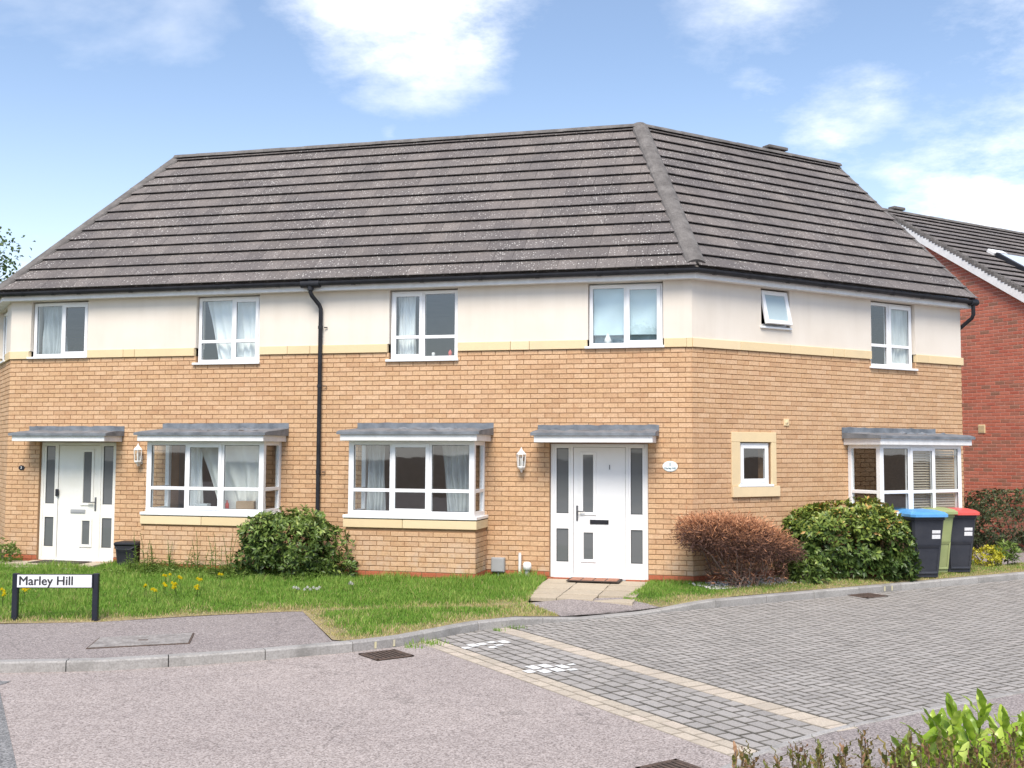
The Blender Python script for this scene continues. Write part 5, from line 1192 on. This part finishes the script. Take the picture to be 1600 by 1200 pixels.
drape(-4.70, -4.40, 3.4, 4.5, .22, 'curtain_white', MAIN, 'narrow pale curtain in the upper window right of the downpipe', .02, 5)
drape(-8.10, -7.84, 1.0, 2.06, -.30, 'curtain_white', MAIN, 'pale curtain at the left light of the left bay', .02, 4)
drape(-7.90, -6.72, 1.02, 2.07, -.36, 'curtain_grey', MAIN, 'grey fabric sheet draped loosely across the left bay window', .045, 4, .35)
drape(-5.02, -4.72, 1.0, 2.06, -.25, 'curtain_dark', MAIN, 'dark curtain at the left light of the middle bay', .03, 4)
drape(-3.80, -3.32, 1.0, 2.06, -.22, 'curtain_dark', MAIN, 'blue-grey curtain at the right light of the middle bay', .035, 5, .2)
drape(4.50, 4.93, 3.42, 4.5, .13, 'curtain_grey', RIGHT, 'grey curtain in the upper window above the right bay', .02, 5)
drape(-1.50, -.48, 3.75, 4.5, .18, 'blind_blue', MAIN, 'pale blue roller blind in the upper window above the white door', .002, 1, name='roller_blind')
drape(-1.50, -.48, 3.56, 4.46, .30, 'blind_blue', MAIN, 'pale blue inner blind behind the roller blind above the white door', .006, 2, name='roller_blind')
def venetian(x0, x1, z0, z1, y, Mf, label):
    t = thing('venetian_blind', label, 'blind', Mf @ Matrix.Translation(((x0 + x1) / 2, y, z0))); Mx = WM[t]; w = (x1 - x0) / 2; z = 0
    me = MB(); me.add([(-w, -.012, -.015), (w, -.012, -.015), (w, .012, .015), (-w, .012, .015)], [(0, 1, 2, 3)]); me = me.mesh('slat', M['blind'])
    while z < z1 - z0: link(bpy.data.objects.new('slat', me), t, Mx @ Matrix.Translation((0, 0, z))); z += .042
    b = MB(); b.cbox(-w, w, -.025, .025, z1 - z0, z1 - z0 + .04, .005); b.build('head_rail', M['blind'], t, Mx)
venetian(4.05, 4.62, 1.02, 2.02, -.57, RIGHT, 'slatted venetian blind in the centre of the right bay'); venetian(4.66, 5.17, 1.02, 2.02, -.57, RIGHT, 'slatted venetian blind in the end light of the right bay')
def sill_items():
    def item(name, label, cat, x, y, z, prof, mat, Mf=MAIN, n=10):
        b = MB(); b.lathe(prof, (0, 0, 0), n); return tag(b.build(name, M[mat], None, Mf @ Matrix.Translation((x, y, z))), label, cat)
    bot = [(0, 0), (.03, 0), (.032, .1), (.028, .13), (.012, .15), (.012, .18), (0, .18)]
    item('bottle', 'red bottle on the sill inside the left bay', 'bottle', -7.30, -.47, .985, bot, 'binred'); item('bottle', 'small red bottle on the sill of the upper window right of the downpipe', 'bottle', -3.80, .16, 3.46, [(r, z * .6) for r, z in bot], 'binred')
    item('bottle', 'small white tub on the sill of the upper window right of the downpipe', 'tub', -4.08, .16, 3.46, [(0, 0), (.025, 0), (.028, .06), (.02, .07), (0, .07)], 'fascia')
    b = MB(); b.cbox(-.14, .14, -.09, .09, 0, .17, .005); tag(b.build('cardboard_box', M['card'], None, MAIN @ Matrix.Translation((-6.98, -.45, .987)) @ Matrix.Rotation(.3, 4, 'Z')), 'brown cardboard box on the sill inside the left bay', 'box')
    b = MB(); b.cbox(-.11, .11, -.06, .06, 0, .12, .005); tag(b.build('storage_box', M['curtain_dark'], None, MAIN @ Matrix.Translation((-7.72, -.48, .987))), 'dark blue box on the sill inside the left bay', 'box')
    item('spray_bottle', 'white cleaning bottle on the sill above the white door', 'bottle', -1.28, .16, 3.615, [(0, 0), (.05, 0), (.055, .06), (.03, .11), (.015, .15), (0, .16)], 'fascia')
sill_items()
# ------------------------------------------------------------------ plants
def leaves_np(cen, dirv, nrm, L, W, fold=.25, curl=.12):
    N = len(cen); L = np.broadcast_to(L, N)[:, None]; W = np.broadcast_to(W, N)[:, None]
    d = dirv / np.linalg.norm(dirv, axis=1, keepdims=True); s = np.cross(d, nrm); s /= np.linalg.norm(s, axis=1, keepdims=True) + 1e-9; n = np.cross(s, d)
    base = cen; m = cen + d * L * .5; lft = m + s * W * .5 + n * W * fold; rgt = m - s * W * .5 + n * W * fold; tip = cen + d * L - n * L * curl
    V = np.stack([base, lft, m, rgt, tip], 1).reshape(-1, 3); i = np.arange(N)[:, None] * 5
    return V, np.concatenate([i + [0, 2, 1], i + [0, 3, 2], i + [1, 2, 4], i + [2, 3, 4]], 0)
def unit(r_, n): v = r_.normal(size=(n, 3)); return v / np.linalg.norm(v, axis=1, keepdims=True)
def lumpy(d, seed, amp=.16):
    r_ = np.random.default_rng(seed); f = np.ones(len(d))
    for _ in range(7): k = r_.normal(size=3) * 3.2; f += amp * .45 * np.sin(d @ k + r_.random() * 6)
    return f
def shrub(name, label, cat, pos, rad, zc, n, L, W, mat, seed, tip=.35, up=.5, flat_bottom=True, stems=7, group=None, lump=.16, cl=1.0, box=1.0, stray=0):
    """ellipsoid crown of leaf rosettes; rad (rx,ry,rz) and centre height zc"""
    r_ = np.random.default_rng(seed); t = thing(name, label, cat, Vector((*pos, 0)), group)
    nr = n // 7; d = unit(r_, nr); d = d[(d[:, 2] > -.75)]; nr = len(d)
    rr = lumpy(d, seed, lump) * (1 - .42 * r_.random(nr) ** 2.2 * cl)
    db = np.sign(d) * np.abs(d) ** box; db /= (np.abs(db) ** (2 / box)).sum(1, keepdims=True) ** (box / 2)
    c = db * rr[:, None] * np.array(rad) * (1 + stray * np.maximum(0, r_.normal(size=nr) - 1.3)[:, None]); c[:, 2] += zc; ok = c[:, 2] > .04; c, d, rr = c[ok], d[ok], rr[ok]; nr = len(c)
    ang = math.radians(0); ax = d * np.array([1, 1, .8]) + np.array([0, 0, up]) + .35 * r_.normal(size=(nr, 3)); ax /= np.linalg.norm(ax, axis=1, keepdims=True)
    C_, D_, N_, T_ = [], [], [], []
    for k in range(7):
        v = unit(r_, nr); perp = v - (v * ax).sum(1, keepdims=True) * ax; perp /= np.linalg.norm(perp, axis=1, keepdims=True)
        dv = perp * .85 + ax * (.25 + .6 * r_.random((nr, 1))); C_.append(c + perp * .008 + ax * (.03 * k / 7) * (L / .08)); D_.append(dv); N_.append(ax + .2 * v)
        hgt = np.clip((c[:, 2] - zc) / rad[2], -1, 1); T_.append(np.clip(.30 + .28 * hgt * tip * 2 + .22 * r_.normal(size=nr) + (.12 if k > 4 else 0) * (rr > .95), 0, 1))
    C_, D_, N_, T_ = map(np.concatenate, (C_, D_, N_, T_)); sz = .7 + .5 * r_.random(len(C_))
    V, F = leaves_np(C_, D_, N_, L * sz, W * sz)
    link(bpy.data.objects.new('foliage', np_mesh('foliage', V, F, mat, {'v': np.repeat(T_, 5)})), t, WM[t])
    for k in range(stems):
        a = 2 * PI * k / max(1, stems) + r_.random(); b = MB(); e = (rad[0] * .6 * math.cos(a), rad[1] * .6 * math.sin(a), zc + rad[2] * .35)
        b.tube([(.06 * math.cos(a), .06 * math.sin(a), -.05), (e[0] * .5, e[1] * .5, zc * .6), e], [.016, .011, .004], 5); b.build('stem', M['bark'], t, WM[t])
    return t
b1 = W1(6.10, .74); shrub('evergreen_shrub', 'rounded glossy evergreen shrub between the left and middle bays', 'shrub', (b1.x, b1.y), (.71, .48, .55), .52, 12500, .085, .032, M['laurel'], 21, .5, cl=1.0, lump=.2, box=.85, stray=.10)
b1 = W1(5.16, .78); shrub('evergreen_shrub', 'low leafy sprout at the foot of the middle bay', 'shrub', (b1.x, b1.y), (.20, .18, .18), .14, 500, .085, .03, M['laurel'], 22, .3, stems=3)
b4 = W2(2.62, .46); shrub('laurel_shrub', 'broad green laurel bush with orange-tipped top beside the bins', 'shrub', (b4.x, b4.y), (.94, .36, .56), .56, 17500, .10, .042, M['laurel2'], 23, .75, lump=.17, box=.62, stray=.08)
b4 = W2(1.72, .62); shrub('laurel_shrub', 'small green laurel shoots below the dead shrub', 'shrub', (b4.x, b4.y), (.26, .2, .2), .16, 700, .10, .042, M['laurel'], 24, .2, stems=3)
h = W2(9.55, -1.75); shrub('clipped_hedge', 'dark clipped hedge in front of the red brick house', 'hedge', (h.x + .45, h.y - .1), (1.25, .62, .60), .52, 26000, .05, .026, M['hedge'], 25, .3, lump=.12, cl=.8, box=.7, stray=.06)
y_ = W2(6.18, .42); shrub('golden_shrub', 'small bright yellow shrub beside the red-lidded bin', 'shrub', (y_.x, y_.y), (.31, .2, .19), .17, 1500, .045, .022, M['gold'], 26, .4, stems=3)
y_ = W2(6.72, .40); shrub('green_perennial', 'upright pale green plant right of the yellow shrub', 'plant', (y_.x, y_.y), (.2, .16, .2), .18, 500, .12, .03, M['weed'], 27, .4, up=1.4, stems=2)
w_ = W1(11.42, .42); shrub('small_shrub', 'small light green bush at the far left corner of the house', 'shrub', (w_.x, w_.y), (.22, .18, .2), .2, 900, .05, .025, M['weed'], 28, .4, stems=3)
w_ = L2 + u3 * .75 + n3 * .75; shrub('dark_shrub', 'dark shrub cut off by the left picture edge', 'shrub', (w_.x - .55, w_.y), (.45, .4, .55), .6, 3000, .08, .035, M['hedge'], 29, .3)
def dead_shrub():
    p = W2(.38, .50); t = thing('dead_shrub', 'brown dead conifer shrub with bare branches at the house corner', 'shrub', Vector((p.x, p.y, 0)) ); Mx = WM[t]; r_ = np.random.default_rng(31)
    ax = np.array([u2.x, u2.y, 0]); ay = np.array([n2.x, n2.y, 0]); az = np.array([0, 0, 1.])
    n = 4300; a = unit(r_, n); a[:, 2] = np.abs(a[:, 2]) * np.where(r_.random(n) < .74, 1, -.55)
    rr = lumpy(a, 31, .12) * (1 - .5 * r_.random(n) ** 1.6); x = a[:, 0] * rr * 1.14; y = a[:, 1] * rr * .50; z = .66 + a[:, 2] * rr * .40 - .13 * x - .08 * (x > .3) * (x - .3)
    z = np.maximum(z, .34 + .1 * r_.random(n)); c = x[:, None] * ax + y[:, None] * ay + z[:, None] * az
    out = (a[:, :1] * ax + a[:, 1:2] * ay + (a[:, 2:] * .8 + .25) * az) + .55 * r_.normal(size=(n, 3))
    C_, D_, N_, T_ = [], [], [], []
    for k in range(5):
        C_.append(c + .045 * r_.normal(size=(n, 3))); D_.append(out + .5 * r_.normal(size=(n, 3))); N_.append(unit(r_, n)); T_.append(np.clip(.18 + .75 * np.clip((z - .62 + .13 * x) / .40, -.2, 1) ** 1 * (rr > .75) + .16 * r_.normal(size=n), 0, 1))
    m_ = 3000; q = unit(r_, m_); xx = .22 + q[:, 0] * .68; yy = q[:, 1] * .40; zz = .10 + .48 * r_.random(m_); C_.append(xx[:, None] * ax + yy[:, None] * ay + zz[:, None] * az); D_.append(q + .6 * r_.normal(size=(m_, 3)) + [0, 0, .3]); N_.append(unit(r_, m_)); T_.append(np.clip(.12 + .22 * r_.random(m_) + .45 * (r_.random(m_) < .10), 0, 1))
    C_, D_, N_, T_ = map(np.concatenate, (C_, D_, N_, T_)); sz = .6 + .7 * r_.random(len(C_)); V, F = leaves_np(C_, D_, N_, .070 * sz, .011 * sz, .1)
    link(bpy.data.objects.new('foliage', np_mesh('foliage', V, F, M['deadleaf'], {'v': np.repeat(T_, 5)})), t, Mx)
    rnd = random.Random(5)
    for k in range(26):
        an = 2 * PI * k / 26 + rnd.uniform(-.2, .2); ex, ey = .85 * math.cos(an) * rnd.uniform(.5, 1), .42 * math.sin(an) * rnd.uniform(.5, 1); b = MB()
        st = Vector(ax) * rnd.uniform(-.12, .3) + Vector(ay) * rnd.uniform(-.1, .1); en = Vector(ax) * ex + Vector(ay) * ey + Vector((0, 0, .55 - .1 * ex + rnd.uniform(0, .2))); mid = st.lerp(en, .5) + Vector((rnd.uniform(-.08, .08), rnd.uniform(-.08, .08), -.1))
        b.tube([st + Vector((0, 0, -.04)), st.lerp(mid, .6) + Vector((0, 0, .08)), mid, st.lerp(en, .8) + Vector((rnd.uniform(-.05, .05), 0, .02)), en], [.022, .016, .012, .008, .004] if k % 3 == 0 else [.012, .009, .007, .005, .003], 5); b.build('branch', M['deadwood'], t, Mx)
dead_shrub()
def gravel():
    r_ = np.random.default_rng(41); n = 900; b = MB(); base = [(1, 0, 0), (0, 1, 0), (-1, 0, 0), (0, -1, 0), (0, 0, .8), (0, 0, -.6)]; FF = [(0, 1, 4), (1, 2, 4), (2, 3, 4), (3, 0, 4), (1, 0, 5), (2, 1, 5), (3, 2, 5), (0, 3, 5)]
    for _ in range(n):
        t, o = r_.uniform(-.15, 1.9), r_.uniform(.02, .62) ; p = W2(t, o); s = r_.uniform(.009, .019); a = r_.random() * 6
        b.add([(p.x + s * (v[0] * math.cos(a) - v[1] * math.sin(a)) * 1.2, p.y + s * (v[0] * math.sin(a) + v[1] * math.cos(a)), ground_z(p.x, p.y) + .012 + s * v[2]) for v in base], FF)
    o = b.build('gravel', M['gravel']); tag(o, 'white gravel scattered under the dead shrub', 'gravel', kind='stuff')
gravel()
def weeds():
    r_ = random.Random(9)
    def stalk(p, hgt, label, flower=None, leafy=True):
        t = thing('wildflower' if flower else 'weed_stalk', label, 'flower' if flower else 'weed', Vector((p.x, p.y, ground_z(p.x, p.y))), 'yellow flowers in the lawn' if flower else 'tall weeds before the left bay'); Mx = WM[t]
        lean = Vector((r_.uniform(-.15, .15), r_.uniform(-.15, .15), 0)); b = MB(); P = [Vector((0, 0, 0)) + lean * (s * s * hgt) + Vector((0, 0, s * hgt)) for s in (0, .35, .7, 1)]; b.tube(P, [.007, .006, .004, .003], 5); b.build('stem', M['weed'], t, Mx)
        n = 26 if leafy else 8; rg = np.random.default_rng(r_.randrange(9999)); s = rg.random(n) ** (1 if not flower else 1.6); c = np.array([lean * (q * q * hgt) + Vector((0, 0, q * hgt)) for q in s]); a = rg.random(n) * 2 * PI
        V, F = leaves_np(c, np.stack([np.cos(a), np.sin(a), .5 + 0 * a], 1), np.tile([0, 0, 1.], (n, 1)), (.13 if not flower else .07) * (1.15 - s), .02 * (1.2 - s) + .004)
        link(bpy.data.objects.new('foliage', np_mesh('foliage', V, F, M['weed'], {'v': np.repeat(rg.random(n), 5)})), t, Mx)
        if flower:
            top = P[-1]
            for k in range(r_.choice((2, 3, 4))):
                o = Vector((r_.uniform(-.05, .05), r_.uniform(-.05, .05), r_.uniform(-.03, .02))) if k else Vector(); m = 16; c = np.tile(np.array(top + o), (m, 1)); a = np.arange(m) * 2.4; el = np.linspace(-.1, 1.6, m)
                V, F = leaves_np(c, np.stack([np.cos(a) * np.cos(el), np.sin(a) * np.cos(el), np.sin(el)], 1), np.tile([0, .2, 1.], (m, 1)), .034, .024); link(bpy.data.objects.new('flower_head', np_mesh('flower_head', V, F, flower, {'v': np.repeat(rg.random(m), 5)})), t, Mx)
    for k in range(26):
        stalk(W1(r_.uniform(6.75, 8.75), .68 + r_.uniform(.02, .5)), r_.uniform(.30, .68), 'thin tall green weed stalk growing before the left bay')
    for k in range(14):
        stalk(W1(r_.uniform(6.7, 8.9), .72 + r_.uniform(.0, .6)), r_.uniform(.12, .22), 'short bushy weed growing before the left bay')
    # yellow flowers by pixel row on the lawn
    spots = [(-4.78, 14.0), (-4.62, 14.3), (-4.70, 14.6), (-4.42, 14.4), (-4.35, 13.9), (-4.28, 14.7), (-4.15, 14.2), (-4.22, 13.6), (-4.45, 13.5), (-4.05, 14.9), (-6.15, 13.0), (-6.25, 13.2), (-6.05, 13.35), (-6.3, 12.9)]
    for i, (x, y) in enumerate(spots):
        far = x < -5.5; stalk(Vector((x, y, 0)), r_.uniform(.15, .26), 'yellow flower at the left edge behind the sign' if far else 'yellow flower in the lawn right of the street sign', M['petal'], False)
    for x, y in ((-2.9, 14.5), (-2.75, 14.55), (-2.6, 14.4), (-2.2, 14.9)): stalk(Vector((x, y, 0)), .1, 'white daisy in the lawn below the evergreen shrub', M['daisy'], False)
weeds()
def weed_patch():
    r_ = np.random.default_rng(57); n = 5200; t = r_.uniform(5.4, 8.95, n); o = .66 + .75 * r_.random(n) ** 1.6; hgt = (.04 + .22 * r_.random(n) ** 1.5) * (.35 + .65 * np.abs(np.sin(t * 2.6 + 1.3 * np.sin(o * 5)))) * (1.25 - o * .55); c = np.stack([CX + u1.x * t + n1.x * o, CY + u1.y * t + n1.y * o, hgt], 1)
    a = r_.random(n) * 2 * PI; V, F = leaves_np(c, np.stack([np.cos(a), np.sin(a), .2 + .5 * r_.random(n)], 1), np.tile([0, 0, 1.], (n, 1)) + .3 * r_.normal(size=(n, 3)), .055 * (.6 + .8 * r_.random(n)), .022)
    tag(link(bpy.data.objects.new('weed_patch', np_mesh('weed_patch', V, F, M['weed'], {'v': np.repeat(np.clip(.35 + .3 * r_.normal(size=n), 0, 1), 5)}))), 'low leafy weeds covering the ground before the left bay', 'weeds', kind='stuff')
weed_patch()
def tufts():
    r_ = np.random.default_rng(51); P = []; 
    for x, y, s, n in ((-1.02, 11.36, .06, 50), (-.86, 11.55, .09, 90), (.05, 12.6, .06, 40), (-.15, 12.42, .05, 40)): P.append(np.stack([x + s * r_.normal(size=n), y + s * .6 * r_.normal(size=n), np.full(n, ZR)], 1))
    pos = np.concatenate(P); blades('kerb_weeds', pos, np.zeros(len(pos)), 0, .03, .09, 8)['label'] = 'small weeds growing in the gutter by the kerb'
tufts()
# foreground laurel and bronze shrub
def big_leaf(L, W, mat, curl, seed):
    r_ = random.Random(seed); n = 7; V = []; F = []
    for i in range(n + 1):
        s = i / n; w = W * .5 * math.sin(PI * min(1, s * .94 + .03)) ** .75 * (1 - .25 * s); z = -curl * s * s * L + .004 * math.sin(i * 2.1 + seed); f = .32 * w
        V += [(-w, s * L, z + f + r_.uniform(-.002, .002)), (-w * .5, s * L, z + f * .35), (0, s * L, z), (w * .5, s * L, z + f * .35), (w, s * L, z + f + r_.uniform(-.002, .002))]
    for i in range(n):
        for j in range(4): F.append((i * 5 + j, i * 5 + j + 1, i * 5 + j + 6, i * 5 + j + 5))
    b = MB(); b.add(V, F, 0, True); return b.mesh('leaf', mat)
def orient(p, d, up):
    y = d.normalized(); x = y.cross(up).normalized(); z = x.cross(y); return Matrix(((x.x, y.x, z.x, p.x), (x.y, y.y, z.y, p.y), (x.z, y.z, z.z, p.z), (0, 0, 0, 1)))
def unproj(px, py, depth):
    return CAMV + (_f + _r2 * ((px - 800) / F_PX) + _u2 * ((600 - py) / F_PX)) * depth
def front_plants():
    r_ = random.Random(77); base = unproj(1545, 1290, 3.3); t = thing('laurel_bush', 'bright green large-leaved laurel in the near right corner', 'shrub', Vector((base.x, base.y, 0))); Mx = WM[t]
    meshes = [big_leaf(.104, .048, M['frontleaf'], c, i) for i, c in enumerate((.12, .3, .5, .2))]
    shoots = [(1455, 1120, 3.25), (1490, 1105, 3.4), (1535, 1092, 3.35), (1570, 1120, 3.3), (1600, 1130, 3.4), (1440, 1150, 3.2), (1480, 1150, 3.15), (1520, 1140, 3.2), (1560, 1160, 3.1), (1410, 1172, 3.2), (1590, 1175, 3.15), (1625, 1110, 3.5), (1650, 1150, 3.3), (1500, 1185, 3.05), (1450, 1195, 3.1), (1545, 1200, 3.05), (1610, 1205, 3.0), (1400, 1205, 3.15), (1470, 1128, 3.5), (1515, 1122, 3.55), (1555, 1135, 3.5), (1585, 1150, 3.45), (1430, 1178, 3.4), (1462, 1165, 3.3), (1500, 1160, 3.3), (1540, 1172, 3.25), (1575, 1185, 3.2), (1420, 1195, 3.1), (1480, 1205, 3.0)]
    k = 0
    for sx, sy, dp in shoots:
        top = unproj(sx, sy + 16, dp); root = Vector((base.x + r_.uniform(-.15, .15), base.y + r_.uniform(-.1, .1), 0)); b = MB(); low = root.lerp(top, .6) + Vector((0, 0, .1)); b.tube([root, low, top - (top - low).normalized() * .02], [.012, .007, .0025], 6); b.build('stem', M['weed'], t, I4)
        ax = (top - low).normalized()
        for i in range(13):
            a = i * 2.4 + r_.uniform(-.3, .3); h_ = i / 12; side = Vector((math.cos(a), math.sin(a), 0)); d = side * (.95 - .72 * h_) + Vector((0, 0, .25 + .95 * h_ ** 1.5)) + Vector((r_.uniform(-.15, .15), r_.uniform(-.15, .15), r_.uniform(-.2, .1)))
            p = top - ax * (.15 * (1 - h_)); s = r_.uniform(.75, 1.1) * (1 - .2 * h_)
            link(bpy.data.objects.new('leaf', meshes[r_.randrange(4)]), t, orient(p, d, Vector((0, 0, 1)) + side * -.2) @ Matrix.Rotation(r_.uniform(-.5, .5), 4, 'Y') @ Matrix.Scale(s, 4)); k += 1
    base = unproj(1400, 1330, 2.7); t = thing('bronze_shrub', 'bronze-tinged narrow-leaved shrub along the bottom edge', 'shrub', Vector((base.x, base.y, 0))); Mx = WM[t]
    meshes = [big_leaf(.050, .016, M['bronze'], c, 10 + i) for i, c in enumerate((.05, .25, .45))]; items = []
    for i in range(70):
        sx = 1140 + 470 * r_.random(); sy = 1148 + 60 * r_.random() - (10 if r_.random() < .25 else 0) + (12 if sx < 1250 else 0); dp = r_.uniform(2.45, 2.9); top = unproj(sx, sy, dp); root = unproj(sx + r_.uniform(-30, 30), 1420, dp + .05)
        b = MB(); b.tube([root, root.lerp(top, .6), top], [.003, .002, .001], 5); b.build('stem', M['deadwood'], t, I4)
        ax = (top - root).normalized()
        for j in range(16):
            a = j * 2.2 + r_.random(); q = j / 16; side = Vector((math.cos(a), math.sin(a), 0)); d = side * (.8 - .5 * q) + ax * (.45 + .6 * q); p = top - ax * (.19 * (1 - q)); items.append((meshes[r_.randrange(3)], orient(p, d, Vector((0, 0, 1)) + side * .1) @ Matrix.Scale(r_.uniform(.7, 1.25) * (1 - .3 * q), 4)))
    items.sort(key=lambda it: 0 if inview(it[1].translation, 0) else 1)
    for me, mt in items[:300]: link(bpy.data.objects.new('leaf', me), t, mt)
    b = MB(); at = []
    for me, mt in items[300:]:
        b.add([mt @ v.co for v in me.vertices], [tuple(p.vertices) for p in me.polygons], 0, True); at += [r_.random()] * len(me.vertices)
    o = b.build('leaf_mass', M['bronze_j'], t, I4); o['kind'] = 'stuff'; a_ = o.data.attributes.new('v', 'FLOAT', 'POINT'); a_.data.foreach_set('value', at)
front_plants()
# ------------------------------------------------------------------ trees
def tree(pos, hgt, rad, zc, n, label, seed, L=.11):
    t = thing('leafy_tree', label, 'tree', Vector((*pos, 0))); Mx = WM[t]; r_ = np.random.default_rng(seed); rd = random.Random(seed)
    b = MB(); b.tube([(0, 0, -.2), (.05, .02, hgt * .3), (.0, .1, hgt * .62), (.1, .0, hgt * .9)], [.17, .13, .08, .03], 8); b.build('trunk', M['bark'], t, Mx); cl = []
    for k in range(34):
        d = unit(r_, 1)[0]; d[2] = abs(d[2]) * .9 - .25; e = np.array([0, 0, zc]) + d * np.array(rad) * r_.uniform(.55, 1.0); cl.append(e); st = Vector((0, .05, hgt * rd.uniform(.3, .6))); b = MB(); mid = st.lerp(Vector(e), .55) + Vector((0, 0, .15)); b.tube([st, mid, Vector(e)], [.045, .025, .008], 5); b.build('limb', M['bark'], t, Mx)
    cl = np.array(cl); ci = r_.integers(0, len(cl), n); c = cl[ci] + r_.normal(size=(n, 3)) * .30 * np.array([1, 1, .8]); V, F = leaves_np(c, unit(r_, n) + [0, 0, -.2], unit(r_, n) + [0, 0, .8], L * (.7 + .6 * r_.random(n)), L * .6)
    link(bpy.data.objects.new('crown', np_mesh('crown', V, F, M['tree'], {'v': np.repeat(np.clip(.4 + .3 * r_.normal(size=n), 0, 1), 5)})), t, Mx)
tree((-14.35, 26), 8.2, (2.1, 2.1, 2.3), 6.2, 5200, 'leafy tree whose branch tips show at the left edge above the eaves', 61)
tree((-9, -13), 8, (2.6, 2.6, 2.6), 5.6, 9000, 'leafy tree across the street mirrored in the windows', 62, .14)
# ------------------------------------------------------------------ houses across the street (seen only in the window panes)
def opposite(cx, cy, w, d, rz, label, brick):
    Mx = Matrix.Translation((cx, cy, 0)) @ Matrix.Rotation(rz, 4, 'Z'); t = thing('brick_house', label, 'house', Mx); hw, hd = w / 2, d / 2
    b = MB(); b.box(-hw, hw, -hd, hd, -.2, 4.8); b.build('wall', M[brick], t, Mx)
    b = MB(); b.extrude([(-hw - .2, -hd - .3, 4.75), (-hw - .2, hd + .3, 4.75), (-hw - .2, 0, 7.8)], (w + .4, 0, 0)); b.build('roof', M['tile_j'], t, Mx)
    for x in (-hw * .6, 0, hw * .6):
        for z in (1.0, 3.3):
            f = MB(); bars(f, x - .6, x + .6, z, z + 1.15, .07, hd, hd + .03); wo = f.build('window', M['upvc'], t, Mx); p = MB(); p.box(x - .53, x + .53, hd - .02, hd + .01, z + .07, z + 1.08); p.build('pane', M['frostdark'], wo, Mx)
    f = MB(); f.cbox(hw * .3 - .45, hw * .3 + .45, hd, hd + .06, 0, 2.05, .01); f.build('door', M['binbody'], t, Mx)
opposite(-3, -19, 13, 7, 0, 'yellow brick house across the street mirrored in the windows', 'ybrick_j'); opposite(15, -12, 11, 7, .55, 'red brick house across the street mirrored in the right bay', 'rbrick_j')
